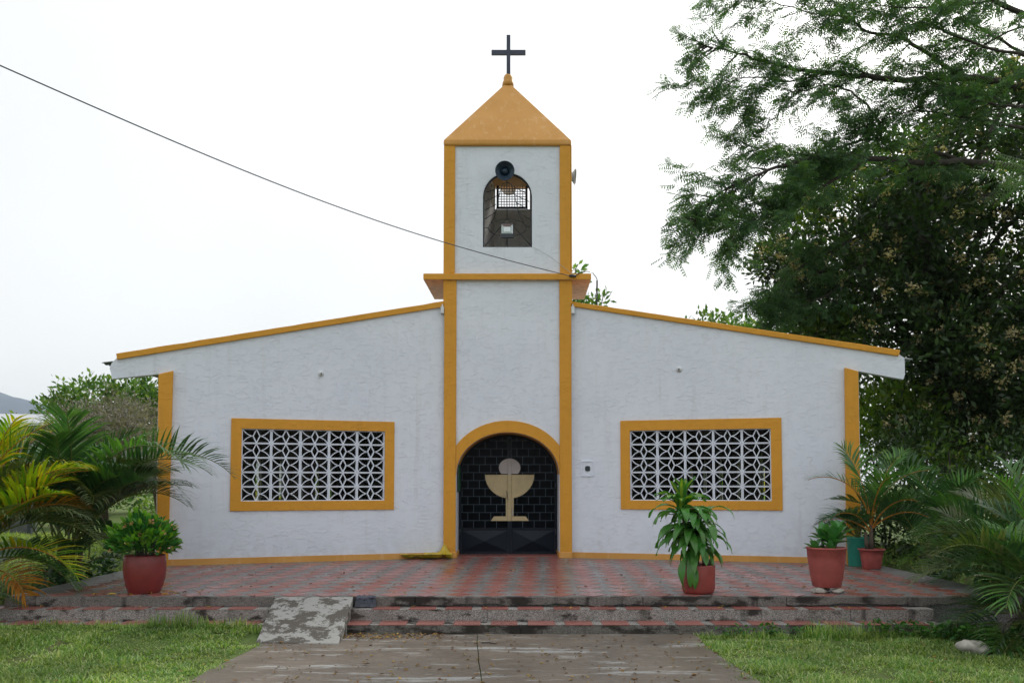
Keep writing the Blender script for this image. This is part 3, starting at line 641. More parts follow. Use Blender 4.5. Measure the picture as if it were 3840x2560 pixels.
# door reveal
DY = on_z(1904, 2077, ZT+.01).y - YT; print('door recess', DY)
DY = min(DY, .9)
m = MB()
for x0, x1 in ((dl-.06, dl), (dr, dr+.06)): m.box(x0, x1, YT+.141, YT+DY+.1, ZT, dspr)
m.out('door_jamb', WHITE, church)
m = MB(); N = len(arch)
for i in range(N-1):
    (xa, za), (xb, zb) = arch[i], arch[i+1]; k = 1.045
    A_ = [(dcx+(x-dcx)*k, dspr+(z-dspr)*k) for x, z in ((xa, za), (xb, zb))]
    m.prism([[TP(xa, za, .141), TP(xb, zb, .141), TP(*A_[1], .141), TP(*A_[0], .141)]], (0, DY-.04, 0))
clean_normals(m.out('arch_soffit', YELS, church))
m = MB(); m.box(dl+.001, dl+.016, YT+.0, YT+DY, ZT+.001, ZT+.10); m.box(dr-.016, dr-.001, YT+.0, YT+DY, ZT+.001, ZT+.10); m.out('jamb_plinth', YELS, church)
m = MB(); m.box(dl+.017, dr-.017, YT+.2, YT+DY+.3, ZT+.001, ZT+.012); m.out('threshold', REDT, church)
# door (frame > leaf panels, panes, chalice)
DYa = YT+DY
def D(u, v, off=0): return at_y(u, v, DYa+off)
dzb = ZT+.014
fl0, fl1 = dl+.004, dr-.004; fw = .05
ao = [((fl0+fl1)/2+(fl1-fl0)/2*math.cos(t), dspr+(db-.01)*math.sin(t)) for t in np.linspace(0, math.pi, 33)]
ai = [((fl0+fl1)/2+((fl1-fl0)/2-fw)*math.cos(t), dspr+(db-.01-fw)*math.sin(t)) for t in np.linspace(0, math.pi, 33)]
m = MB(); m.prism([[Vector((x, DYa, z)) for x, z in [(fl1, dzb)] + ao + [(fl0, dzb), (fl0+fw, dzb)] + ai[::-1] + [(fl1-fw, dzb)]]], (0, .07, 0)); door = clean_normals(m.out('door', STEEL, church)); bevel(door, .004)
opening = [(fl1-fw, dzb)] + ai + [(fl0+fw, dzb)]
m = MB(); m.prism([[Vector((x, DYa+.05, z)) for x, z in opening]], (0, .015, 0)); clean_normals(m.out('joint_backing', MUNT, door))
def clip(poly, conv):
    """clip poly by convex counter-clockwise conv"""
    out = poly
    for i in range(len(conv)):
        a, b = conv[i], conv[(i+1) % len(conv)]; inp, out = out, []
        def ins(p): return (b[0]-a[0])*(p[1]-a[1])-(b[1]-a[1])*(p[0]-a[0]) >= -1e-9
        for j in range(len(inp)):
            p, q = inp[j], inp[(j+1) % len(inp)]
            if ins(p) != ins(q):
                dx, dz = q[0]-p[0], q[1]-p[1]; ex, ez = b[0]-a[0], b[1]-a[1]; den = ex*dz-ez*dx
                t = (ex*(a[1]-p[1])-ez*(a[0]-p[0]))/den if abs(den) > 1e-12 else 0; X = (p[0]+dx*t, p[1]+dz*t)
                if ins(p): out += [p, X]
                else: out += [X]
                if ins(p) is False and ins(q): pass
            elif ins(p): out.append(p)
        # Sutherland-Hodgman ordering
        if not out: return []
    return out
def clip(poly, conv):
    out = poly
    for i in range(len(conv)):
        a, b = conv[i], conv[(i+1) % len(conv)]; inp, out = out, []
        sd_ = lambda p: (b[0]-a[0])*(p[1]-a[1])-(b[1]-a[1])*(p[0]-a[0])
        for j in range(len(inp)):
            p, q = inp[j-1], inp[j]; sp, sq = sd_(p), sd_(q)
            if (sp >= 0) != (sq >= 0): t = sp/(sp-sq); out.append((p[0]+(q[0]-p[0])*t, p[1]+(q[1]-p[1])*t))
            if sq >= 0: out.append(q)
        if len(out) < 3: return []
    return out
conv = [(fl0+fw, dzb), (fl1-fw, dzb)] + ai
pz0 = D(1904, 1981).z; ph_ = (D(1904, 1705).z-D(1904, 1945).z)/8; pw = (D(1950, 1800).x-D(1907, 1800).x); midx = D(1911, 1800).x
zr = pz0; r_ = 0
while zr < dtop:
    for side in (-1, 1):
        xa = midx + side*.032; k = 0; first = pw*(1 if r_ % 2 == 0 else .5)-.014*0
        while abs(xa-midx) < 1.1:
            wd = first if k == 0 else pw
            xb = xa + side*wd; x0, x1 = min(xa, xb)+.004, max(xa, xb)-.004
            pl = clip([(x0, zr+.004), (x1, zr+.004), (x1, zr+ph_-.004), (x0, zr+ph_-.004)], conv)
            if len(pl) >= 3:
                area = abs(sum(pl[i-1][0]*pl[i][1]-pl[i][0]*pl[i-1][1] for i in range(len(pl))))/2
                if area > .0006: mm = MB(); tl = random.uniform(0, .002); mm.prism([[Vector((x, DYa+.036+tl, z)) for i, (x, z) in enumerate(pl)]], (0, .012, 0)); mm.out('pane', PANE, door)
            xa = xb; k += 1
    zr += ph_; r_ += 1
# lower pressed panels
zl0, zl1 = dzb+.0, pz0-.01
for x0, x1 in ((fl0+fw+.001, midx-.033), (midx+.033, fl1-fw-.001)):
    cxm = (x0+x1)/2; czm = (zl0+.05+zl1-.03)/2
    v = [(x0, DYa+.03, zl0), (x1, DYa+.03, zl0), (x1, DYa+.03, zl1), (x0, DYa+.03, zl1), (x0+.02, DYa+.03, zl0+.05), (x1-.02, DYa+.03, zl0+.05), (x1-.02, DYa+.03, zl1-.03), (x0+.02, DYa+.03, zl1-.03), (cxm, DYa-.035, czm)]
    m = MB(); m.add(v, [(0, 1, 5, 4), (1, 2, 6, 5), (2, 3, 7, 6), (3, 0, 4, 7), (4, 5, 8), (5, 6, 8), (6, 7, 8), (7, 4, 8)]); m.box(x0, x1, DYa+.0302, DYa+.049, zl0, zl1); m.out('lower_panel', STEEL, door)
    m = MB(); m.box(x0, x1, DYa+.012, DYa+.048, zl1+.0005, zl1+.025); m.out('rail', STEEL, door)
m = MB(); m.box(midx-.031, midx+.031, DYa+.005, DYa+.048, dzb, dtop-.075); m.out('meeting_stile', STEEL, door)
def CH(x, y): q = D(1600+x/2.41, 1500+y/2.41); return Vector((q.x, 0, q.z))
def plate(pts, mat, name, y0, th=.012):
    mm = MB(); mm.prism([[Vector((p.x, DYa+y0-.006, p.z)) for p in pts]], (0, th, 0)); return bevel(clean_normals(mm.out(name, mat, door)), .004, 1)
XL, XR = midx-.0325, midx+.0325
def halfcut(pts, side): # clip polygon to one side of the meeting stile
    X = XL if side < 0 else XR; big = 3
    c = [(X-big, -1), (X, -1), (X, 9), (X-big, 9)] if side < 0 else [(X, -1), (X+big, -1), (X+big, 9), (X, 9)]
    return [Vector((x, 0, z)) for x, z in clip([(p.x, p.z) for p in pts], c)]
disc = [CH(750+98*math.cos(t), 610-84*math.sin(t)*1.0) for t in np.linspace(-.70, math.pi+.70, 30)]; disc = [Vector((p.x, 0, max(p.z, CH(750, 672).z+.002))) for p in disc]
bowl = [CH(527, 672)] + [CH(750-223*math.cos(t), 672+214*math.sin(t)) for t in np.linspace(.05, math.pi-.05, 30)] + [CH(973, 672)]
stem = [CH(715, 882), CH(715, 1050), CH(787, 1050), CH(787, 882)]
foot = [CH(580, 1090), CH(925, 1090), CH(895, 1048), CH(607, 1048)]
def ccw(p): return p if sum(p[i-1].x*p[i].z-p[i].x*p[i-1].z for i in range(len(p))) > 0 else p[::-1]
for pts, mt, nm in ((disc, HOST, 'host_disc'), (bowl, GOLD, 'chalice_bowl'), (stem, GOLD, 'chalice_stem'), (foot, GOLD, 'chalice_foot')):
    for sd2 in (-1, 1):
        h = halfcut(ccw(pts), sd2)
        if len(h) > 2: plate(h, mt, nm, .024 if nm != 'chalice_stem' else .0262)
m = MB(); zA, zB, zC, zD_ = CH(750, 1090).z, CH(750, 672).z, CH(750, 526).z, 0
m.box(XL, XR, DYa-.001, DYa+.0045, zA, zB-.001); m.out('chalice_stem', GOLD, door)
m = MB(); m.box(XL, XR, DYa-.001, DYa+.0045, zB, zC); m.out('host_disc', HOST, door)
m = MB(); lk = CH(718, 835); m.box(lk.x-.045, lk.x+.045, DYa-.006, DYa+.023, lk.z-.05, lk.z+.05); m.out('lock_plate', GOLD, door)
m = MB(); m.tube([Vector((lk.x+.015, DYa-.03, lk.z+.03)), Vector((lk.x+.02, DYa-.035, lk.z-.03)), Vector((lk.x+.018, DYa-.02, lk.z-.12))], .008, 6); m.tube([Vector((midx-.015, DYa-.014, CH(0, 895).z)), Vector((midx-.015, DYa-.001, CH(0, 895).z))], .009, 8); m.out('door_chain', BLK, door)
for sx, zz in ((fl0+.03, ZT+.45), (fl0+.03, ZT+1.35), (fl1-.03, ZT+.45), (fl1-.03, ZT+1.35)):
    m = MB(); m.tube([(sx, DYa-.012, zz-.06), (sx, DYa-.012, zz), (sx, DYa-.012, zz+.06)], .014, 8); m.out('hinge', BLK, door, True)
m = MB(); m.box(midx+.045, midx+.075, DYa-.01, DYa+.018, ZT+.78, ZT+.86); m.tube([(midx+.06, DYa-.012, ZT+.79), (midx+.06, DYa-.05, ZT+.80), (midx+.06, DYa-.05, ZT+.93), (midx+.06, DYa-.002, ZT+.94)], .007, 6); m.out('door_handle', GREYH, door)
# ------------------------------------------------------------------ fittings on the church
def orient(loc, dirv): return Matrix.Translation(loc) @ Vector(dirv).to_track_quat('Z', 'Y').to_matrix().to_4x4()
def horn(name, loc, dirv, r, mat, label, length=.24):
    e = empty(name, loc, label, 'loudspeaker', 'horn loudspeakers on the bell tower'); M = orient(Vector(loc), dirv)
    prof = [(.03, -length), (.035, -length*.8), (r*.35, -length*.45), (r*.62, -length*.2), (r*.96, -.01), (r, 0), (r*.985, .006), (r*.94, -.005), (r*.60, -length*.19), (r*.32, -length*.44), (.028, -length*.75), (0, -length*.75)]
    m = MB(); m.lathe(prof, M, 36); m.out('bell_mouth', mat, e, True)
    m = MB(); m.lathe([(0, -length*.62), (r*.33, -length*.60), (r*.36, -length*.40), (r*.30, -length*.22), (r*.1, -length*.12), (0, -length*.10)], M, 20); m.out('reflector', mat, e, True)
    m = MB(); m.lathe([(0, -length-.12), (.055, -length-.12), (.06, -length-.02), (.045, -length), (0, -length)], M, 18); m.out('driver', mat, e, True)
    m = MB(); p0 = M @ Vector((0, 0, -length*.9)); m.tube([p0 + Vector((-.04, 0, .0)), p0 + Vector((-.05, .03, -.1)), p0 + Vector((.05, .03, -.1)), p0 + Vector((.04, 0, 0))], .007, 6); m.out('bracket', BLK, e)
horn('horn_speaker', T(1893, 640, -.27), (0.02, -1, -.12), .185, DARKH, 'dark round horn loudspeaker covering the top of the arched bell opening')
horn('horn_speaker', at_y(1908, 706, YT+TD+.55), (0.02, 1, -.1), .17, GREYH, 'grey horn loudspeaker seen from behind through the rear grille of the belfry')
hp = at_y(2157, 663, YT+1.0); horn('horn_speaker', hp, (1, -.15, -.1), .165, GREYH, 'pale horn loudspeaker sticking out of the right side of the tower')
fe = empty('floodlight', Z2(718, 1250, -.06), 'small square black floodlight in front of the rod bell in the tower opening', 'floodlight')
a_, b_ = Z2(632, 1055, -.06), Z2(805, 1248, -.06); ym = a_.y
m = MB(); m.prism([[Vector((a_.x, ym, b_.z)), Vector((b_.x, ym, b_.z)), Vector((b_.x, ym, a_.z)), Vector((a_.x, ym, a_.z))], [Vector((a_.x+.015, ym, b_.z+.075)), Vector((b_.x-.015, ym, b_.z+.075)), Vector((b_.x-.015, ym, a_.z-.015)), Vector((a_.x+.015, ym, a_.z-.015))]], (0, .05, 0)); m.box(a_.x, b_.x, ym+.0505, ym+.06, b_.z, a_.z); clean_normals(m.out('housing', BLK, fe))
REFL = m_plain('lamp_reflector', (.55, .6, .58), .15, .9)
m = MB(); xx0, xx1, z0_, z1_ = a_.x+.016, b_.x-.016, b_.z+.076, a_.z-.016; ix0, ix1, iz0, iz1 = xx0+.045, xx1-.045, z0_+.05, z1_-.045
m.add([(xx0, ym+.005, z0_), (xx1, ym+.005, z0_), (xx1, ym+.005, z1_), (xx0, ym+.005, z1_), (ix0, ym+.045, iz0), (ix1, ym+.045, iz0), (ix1, ym+.045, iz1), (ix0, ym+.045, iz1)], [(0, 1, 5, 4), (1, 2, 6, 5), (2, 3, 7, 6), (3, 0, 4, 7), (4, 5, 6, 7)]); m.out('reflector', REFL, fe)
# bulb holders on the wings
for (u, v, W, n, lab) in ((1203, 1401, WL_[3], WL_[2], 'white round empty bulb holder on the left wing above the block window'), (2547, 1385, WR_[3], WR_[2], 'white round empty bulb holder on the right wing above the block window')):
    e = empty('bulb_holder', W(u, v, -.03), lab, 'lamp holder', 'bulb holders on the front wall'); M = orient(W(u, v, -.001), -n)
    m = MB(); m.lathe([(.055, 0), (.055, .01), (.048, .022), (.028, .026), (.028, .05), (0, .05)], M, 20); m.out('base', WPL, e, True)
    m = MB(); m.lathe([(.014, .0505), (.014, .062), (0, .062)], M, 12); m.out('socket', BLK, e)
# niche with socket beside the door
W = WR_[3]; n = WR_[2]; d = WR_[1]
c = W((2178+2228)/2, 1756, 0); e = empty('outlet_niche', c, 'small square white box with a dark socket right of the church door', 'socket')
def q4(c, w, h, off): return [c+d*sx*w+Vector((0, 0, sz*h))+n*off for sx, sz in ((-1, -1), (1, -1), (1, 1), (-1, 1))]
m = MB(); m.prism([q4(c, .125, .148, -.02), q4(c, .105, .125, -.02)], n*.019); clean_normals(m.out('frame', BLOCK, e))
m = MB(); m.prism([q4(c, .104, .124, -.006)], n*.005); clean_normals(m.out('plate', WHITE, e))
cc = c+d*(.005); m = MB(); pts = [cc+d*(.048*math.copysign(abs(math.cos(t))**.5, math.cos(t)))+Vector((0, 0, .05*math.copysign(abs(math.sin(t))**.5, math.sin(t))))-n*.016 for t in np.linspace(0, 2*math.pi, 20, endpoint=False)]; m.prism([pts], n*.009); clean_normals(m.out('socket', BLK, e))
# little white cameras under the parapet beside the tower
for u, W_, lab in ((1659, WL_[3], 'tiny white bracket under the parapet at the left side of the tower'), (2148, WR_[3], 'tiny white bracket under the parapet at the right side of the tower')):
    c = W_(u, 1160, -.05); m = MB(); m.box(c.x-.03, c.x+.03, c.y-.05, c.y+.04, c.z-.08, c.z+.05); m.box(c.x-.012, c.x+.012, c.y-.02, c.y+.02, c.z+.051, c.z+.10); tag(m.out('wall_bracket', WPL), lab, 'bracket', 'brackets beside the tower')
# green board on the door jamb
m = MB(); g0, g1 = at_y(1718, 1738, YT+.35), at_y(1718, 1843, YT+.35)
e = empty('notice_board', (dl+.03, YT+.45, g1.z), 'narrow green board with black edge hung on the left door jamb', 'board')
m.box(dl+.002, dl+.03, YT+.2, YT+.72, g1.z, g0.z); m.out('frame', BLK, e)
m = MB(); m.box(dl+.0305, dl+.036, YT+.23, YT+.69, g1.z+.03, g0.z-.03); m.out('panel', GREENB, e)
# overhead cable, mast and wires
att = at_y(2135, 1034, YT-.14); far = at_y(-160, 175, 9.0)
pts = []
for k in range(41):
    t = k/40; p = far.lerp(att, t); p.z -= .26*math.sin(math.pi*t)*1; pts.append(p)
m = MB(); m.tube(pts, .0075, 6); tag(m.out('service_cable', BLK, None, True), 'black overhead cable running from upper left down to the tower canopy', 'cable')
m = MB(); m.tube([att, at_y(2160, 1035, YT-.14)], .025, 8); m.tube([at_y(2150, 1035, YT-.14), at_y(2178, 1022, YT-.1), at_y(2200, 1017, YT), at_y(2222, 1022, YT+.2), at_y(2236, 1040, YT+.4), at_y(2240, 1052, YT+.5)], .008, 5); tag(m.out('cable_end', BLK, None, True), 'black cable clamp and loop at the right end of the canopy slab', 'cable')
m = MB(); m.tube([at_y(2239, 1052, YT+.5), at_y(2238, 1155, YT+.5)], .016, 8); tag(m.out('cable_mast', BLK), 'thin dark service mast on the roof right of the tower', 'mast')
m = MB(); m.tube([T(1997, 925, -.03), T(2060, 960, -.05), T(2150, 1030, -.12)], .004, 4); tag(m.out('thin_wire', GREYH), 'thin grey wire from the bell opening down to the canopy', 'wire')
# ------------------------------------------------------------------ pots and small things
def pot(name, loc, prof, mat, label, group, soil_z, soil_r, rot=0):
    e = empty(name, loc, label, 'plant pot', group); M = Matrix.Translation(loc)
    m = MB(); m.lathe(prof, M, 40, wob=.006); clean_normals(m.out('pot_body', mat, e, True))
    m = MB(); m.lathe([(soil_r, soil_z-.01), (soil_r*.6, soil_z+.012), (0, soil_z+.02)], M, 20); m.out('soil', SOIL, e, True)
    return e
G_P = 'red plant pots on the terrace'
def base(u, v, z=ZT+.005): return on_z(u, v, z)
pA = base(514, 2228); pA.y += .22
hA = .475
pot('plant_pot', pA, [(.188, 0), (.198, .012), (.226, .09), (.250, .19), (.262, .29), (.261, .38), (.252, .465), (.246, .482), (.236, .478), (.235, .40), (.22, .2), (0, .19)], TERRAPD, 'dark red barrel pot holding the flowering bush on the left of the terrace', G_P, .43, .24)
pB = base(2631, 2228); pB.y += .19
pot('plant_pot', pB, [(.175, 0), (.195, .012), (.207, .05), (.212, .2), (.213, .345), (.209, .362), (.20, .355), (.2, .2), (0, .19)], TERRAP, 'short cylindrical red pot holding the drooping corn plant', G_P, .32, .2)
pC = base(3122, 2226); pC.y += .2
zC = .07
pCb = pC + Vector((0, 0, zC))
pot('plant_pot', pCb, [(.165, 0), (.178, .012), (.205, .15), (.232, .34), (.243, .48), (.253, .485), (.255, .505), (.243, .508), (.232, .47), (.2, .25), (0, .24)], TERRAP2, 'faded red pot raised on two stones at the right of the terrace', G_P, .44, .23)
def rock(name, loc, size, label, cat='stone', group=None, mat=STONE, seed=0):
    import bmesh
    b = bmesh.new(); bmesh.ops.create_icosphere(b, subdivisions=3, radius=1)
    for v in b.verts:
        k = 1 + .28*noise.noise(v.co*1.3+Vector((seed*7.1, 0, 0))) + .10*noise.noise(v.co*3.5+Vector((seed, 3, 0)))
        v.co = Vector((v.co.x*size[0]*k, v.co.y*size[1]*k, v.co.z*size[2]*k+size[2]*.9))
    me = bpy.data.meshes.new(name); b.to_mesh(me); b.free(); me.materials.append(mat)
    o = bpy.data.objects.new(name, me); COL.objects.link(o); o.location = loc
    me.polygons.foreach_set('use_smooth', np.ones(len(me.polygons), bool)); tag(o, label, cat, group); return o
rock('stone', pC+Vector((-.13, -.09, -.003)), (.095, .08, .038), 'rounded pale stone under the left side of the raised pot', group='stones under the pot', seed=1)
rock('stone', pC+Vector((.10, -.11, -.003)), (.085, .07, .034), 'flat brown stone under the right side of the raised pot', group='stones under the pot', seed=2)
rock('stone', pC+Vector((.0, .12, -.003)), (.09, .07, .036), 'stone hidden at the back under the raised pot', group='stones under the pot', seed=5)
rs_ = on_z(3668, 2452, 0); rock('stone', rs_+Vector((0, .1, -.03)), (.16, .12, .085), 'big white stone on the lawn at the foot of the right palms', seed=3)
rock('stone', on_z(230, 2375, .0)+Vector((0, .1, -.02)), (.22, .09, .03), 'flat brown stone in the grass before the left steps', seed=4)
pD = base(3285, 2134); pD.y += .17
pot('plant_pot', pD, [(.14, 0), (.15, .01), (.172, .2), (.19, .3), (.212, .302), (.215, .325), (.19, .327), (.17, .2), (0, .19)], TERRAP2, 'small cracked red pot with the orange stemmed palm by the right pier', G_P, .28, .18)
pE = base(3236, 2124); pE.y += .18
e = empty('bucket', pE, 'teal green plastic bucket behind the small red pot', 'bucket')
m = MB(); M = Matrix.Translation(pE); m.lathe([(.16, 0), (.168, .01), (.19, .47), (.20, .475), (.20, .49), (.185, .485), (.17, .3), (0, .28)], M, 32); m.out('bucket_body', TEAL, e, True)
m = MB(); m.lathe([(.185, .43), (0, .44)], M, 16); m.out('soil', SOIL, e)
# yellow tarp
def cloth(name, pts2, z0, mat, label, cat, hfun, nx_=40, ny_=14):
    (x0, y0, x1, y1) = pts2; V = []; Fc = []
    for j in range(ny_+1):
        for i in range(nx_+1):
            a, b = i/nx_, j/ny_; V.append((x0+(x1-x0)*a+.03*noise.noise(Vector((a*6, b*3, 1))), y0+(y1-y0)*b+.06*noise.noise(Vector((a*5, b*2, 4))), z0+hfun(a, b)))
    for j in range(ny_):
        for i in range(nx_): k = j*(nx_+1)+i; Fc.append((k, k+1, k+nx_+2, k+nx_+1))
    o = mk(name, V, Fc, mat, None, True); tag(o, label, cat); return o
TARP = m_plain('yellow_plastic_sheet', (.52, .38, .025), .35, var=.15, bsc=18, bst=.5)
NAVY = m_plain('navy_plastic', (.012, .016, .035), .28, var=.3)
ta, tb_ = on_z(1500, 2098, ZT), on_z(1692, 2098, ZT)
def th(a, b):
    rim = max(math.exp(-((b-.05)/.14)**2), math.exp(-((b-.95)/.16)**2), math.exp(-((a-.02)/.05)**2)*.9)
    pk = math.exp(-((a-.84)/.06)**2)*b*1.7
    return .012+.085*rim+.10*pk+.018*abs(noise.noise(Vector((a*14, b*5, 2))))
cloth('plastic_sheet', (ta.x, ta.y+.02, tb_.x, ta.y+.38), ZT+.006, TARP, 'crumpled yellow plastic sheet on the floor at the left tower pillar', 'plastic sheet', th)
m = MB(); m.tube([(ta.x+.14, ta.y+.10, ZT+.055), (ta.x+.4, ta.y+.13, ZT+.05), (tb_.x-.22, ta.y+.15, ZT+.075)], .016, 6); m.tube([(ta.x+.2, ta.y+.16, ZT+.05), (tb_.x-.28, ta.y+.18, ZT+.07)], .012, 6); tag(m.out('stick', DBARK, None, True), 'dark brown stick lying in the yellow plastic sheet', 'stick')
ba_, bb_ = at_y(1330, 2285, Y1+.12), at_y(1402, 2285, Y1+.12)
V = []; Fc = []; NX, NZ = 22, 16
for j in range(NZ+1):
    for i in range(NX+1):
        a, b = i/NX, j/NZ; x = ba_.x+(bb_.x-ba_.x)*a + (.03*(1-b))*(1 if a > .5 else 0); wv = .022*noise.noise(Vector((a*7, b*2.2, 5)))+.012*noise.noise(Vector((a*17, b*6, 5)))
        V.append((x, YF-.035-.075*(1-b)**2+wv, z1+.006+b*(ZT-z1-.002) + .004) if b < .9 else (x, YF-.03+(b-.9)*1.2+wv, ZT+.012+wv*.5))
for j in range(NZ):
    for i in range(NX): k = j*(NX+1)+i; Fc.append((k, k+1, k+NX+2, k+NX+1))
tag(mk('plastic_bag', V, Fc, NAVY, None, True), 'crumpled navy plastic bag hanging over the step beside the ramp', 'bag')
# ------------------------------------------------------------------ plants
def frond_mesh(name, L, e0, droop, nl=44, ll=.42, lw=.02, mats=(L_PALM, RACH), seed=0, petiole=.22, twist=0, lift=.35, sag=.9):
    rr = random.Random(seed); pts = []; p = Vector((0, 0, 0)); N = 24; ang = e0
    for i in range(N+1):
        t = i/N; pts.append(p.copy()); ang = e0 - droop*(t**1.35); p = p + Vector((math.cos(ang), math.sin(twist*t)*.3, math.sin(ang)))*(L/N)
    mb = MB(); mb.tube(pts, [.012*(1-.8*i/N)+.002 for i in range(N+1)], 4, 1)
    for side in (-1, 1):
        for k in range(nl):
            if rr.random() < .05: continue
            t = petiole+(1-petiole)*(k+.3*rr.random())/nl*.985; f = t*N; i = min(int(f), N-1); q = pts[i].lerp(pts[i+1], f-i); tan = (pts[i+1]-pts[i]).normalized()
            s = Vector((0, side, 0)); s = (s - tan*s.dot(tan)).normalized(); up = s.cross(tan)*(-side) if side < 0 else tan.cross(s)*(-1)
            up = tan.cross(s)*side; up = up if up.z > 0 or abs(tan.z) > .9 else -up
            u_ = (t-petiole)/(1-petiole); ln = ll*(math.sin(math.pi*min(1, .16+.80*u_)))**.7*rr.uniform(.88, 1.08); al = R(62-36*u_+rr.gauss(0, 5))
            dr = (tan*math.cos(al) + s*math.sin(al) + up*lift*(1-.5*u_)).normalized(); wv = (dr.cross(up)).normalized(); P = q.copy(); V = []
            wd = lw*(.75+.5*math.sin(math.pi*u_)); D_ = dr.copy()
            for j, wf in enumerate((.35, 1, .85, .45)):
                V += [P-wv*wd*wf*.5, P+wv*wd*wf*.5]; P = P + D_*ln*.27; D_ = (D_ + Vector((0, 0, -sag*.22*(j+1)*rr.uniform(.7, 1.2)))).normalized()
            V.append(P)
            mb.add(V, [(0, 1, 3, 2), (2, 3, 5, 4), (4, 5, 7, 6), (6, 7, 8)], 0)
    me = bpy.data.meshes.new(name); me.from_pydata([tuple(v) for v in mb.v], [], mb.f); me.update()
    for q in mats: me.materials.append(q)
    me.polygons.foreach_set('material_index', np.asarray(mb.m, dtype=np.int32)); return me
def palm(name, loc, label, fronds, stems=(), mats_=(L_PALM, RACH), group=None, seed=0, ll=.42, lw=.022, stem_mat=None, cat='palm', trunk_r=.03):
    """fronds: (azimuth deg, elevation deg, length, droop deg, base offset, material index)"""
    e = empty(name, loc, label, cat, group); rr = random.Random(seed)
    for k, (dx, dy, h) in enumerate(stems):
        m = MB(); b_ = Vector(loc)+Vector((dx, dy, 0)); m.tube([b_, b_+Vector((dx*.15, dy*.15, h*.5)), b_+Vector((dx*.3, dy*.3, h))], [trunk_r*1.2, trunk_r, trunk_r*.8], 8); m.out('stem', stem_mat or WOOD, e, True)
    for k, fr_ in enumerate(fronds):
        az, el, L, dr, off, mi = fr_
        me = frond_mesh('frond', L, R(el), R(dr), int(11+L*11), ll*(.75+.16*L)*rr.uniform(.9, 1.1), lw, mats_[mi], seed*100+k, rr.uniform(.2, .34), rr.uniform(-.8, .8), rr.uniform(.35, .75), rr.uniform(.3, .8))
        o = put('frond', me, e, Matrix.Translation(Vector(loc)+Vector(off)) @ Matrix.Rotation(R(az), 4, 'Z') @ Matrix.Rotation(rr.uniform(-.25, .25), 4, 'X'))
    return e
def auto_fronds(n, seed, az0, az1, el0, el1, L0, L1, d0, d1, spread=.15, h0=.1, h1=.6, mi=(0,)):
    r = random.Random(seed); out = []
    for i in range(n):
        a = az0+(az1-az0)*(i+r.random())/n
        out.append((a, r.uniform(el0, el1), r.uniform(L0, L1), r.uniform(d0, d1), (r.uniform(-spread, spread), r.uniform(-spread, spread), r.uniform(h0, h1)), r.choice(mi)))
    return out
G_L = 'palms left of the terrace'; G_R = 'palms right of the terrace'
GR = (L_PALM, RACH); GD = (L_PALMD, RACH); GO = (L_PALMB, RACH); GY = (L_PALMY, RACHO); GOr = (L_PALMO, RACHO); GX = (L_DEAD, DBARK)
# azimuth 0 = +X (right), 180 = left, 270 = towards the camera
zg = .28
fr1 = auto_fronds(40, 1, 0, 360, 55, 89, 1.4, 2.2, 45, 100, .25, .3, .8, (0, 0, 0, 1, 2)) + [(5, 60, 2.0, 105, (.1, 0, .6), 0), (330, 45, 1.6, 95, (.1, 0, .3), 2), (350, 76, 2.0, 95, (0, 0, .5), 0)]
palm('areca_palm', (-6.62, 13.4, zg), 'dark green areca palm clump by the left pier with fronds over the wall', fr1 + [(359, 64, 3.05, 116, (.15, -.1, .75), 0), (346, 76, 2.9, 124, (.15, -.1, .7), 1), (8, 72, 2.6, 118, (.1, 0, .7), 1)] + auto_fronds(7, 77, 190, 350, 25, 55, .8, 1.2, 60, 100, .25, .1, .4, (0,)), [(-.1, 0, .7), (.12, .05, .6), (0, -.12, .65), (.2, -.1, .5)], (GD, GR, GO), G_L, 1, .56, 0.031, WOOD)
fr2 = auto_fronds(30, 2, 0, 360, 52, 88, 1.4, 2.0, 50, 105, .28, .3, .8, (0, 0, 1, 0, 2, 0, 0, 1, 3)) + [(20, 84, 2.1, 62, (.1, 0, .7), 0), (50, 80, 2.2, 60, (.1, 0, .6), 0), (330, 86, 2.0, 60, (.2, 0, .7), 0), (0, 74, 2.0, 85, (.2, 0, .6), 0), (10, 55, 1.8, 80, (.1, 0, .5), 2), (10, 45, 1.9, 100, (.1, 0, .6), 2), (350, 30, 1.8, 85, (.1, 0, .5), 0), (30, 68, 1.9, 70, (.1, .1, .6), 0), (335, 10, 1.1, 80, (.3, 0, .45), 3), (5, 20, 1.6, 90, (.1, 0, .5), 1), (40, 60, 2, 60, (0, .1, .6), 0)]
palm('areca_palm', (-7.15, 11.6, .2), 'yellowing areca palm with orange tips at the left edge of the terrace', fr2, [(-.1, 0, .5), (.1, .05, .5), (0, -.12, .5)], (GY, GR, GO, GOr), G_L, 2, .52, 0.031)
palm('areca_palm', (-6.95, 10.3, .0), 'low dark areca palm at the lower left corner beside the steps', auto_fronds(12, 3, 0, 360, 30, 75, .8, 1.2, 60, 100, .12, .02, .2, (0, 0, 1)), [(0, 0, .2)], (GD, GO), G_L, 3, .4, .03)
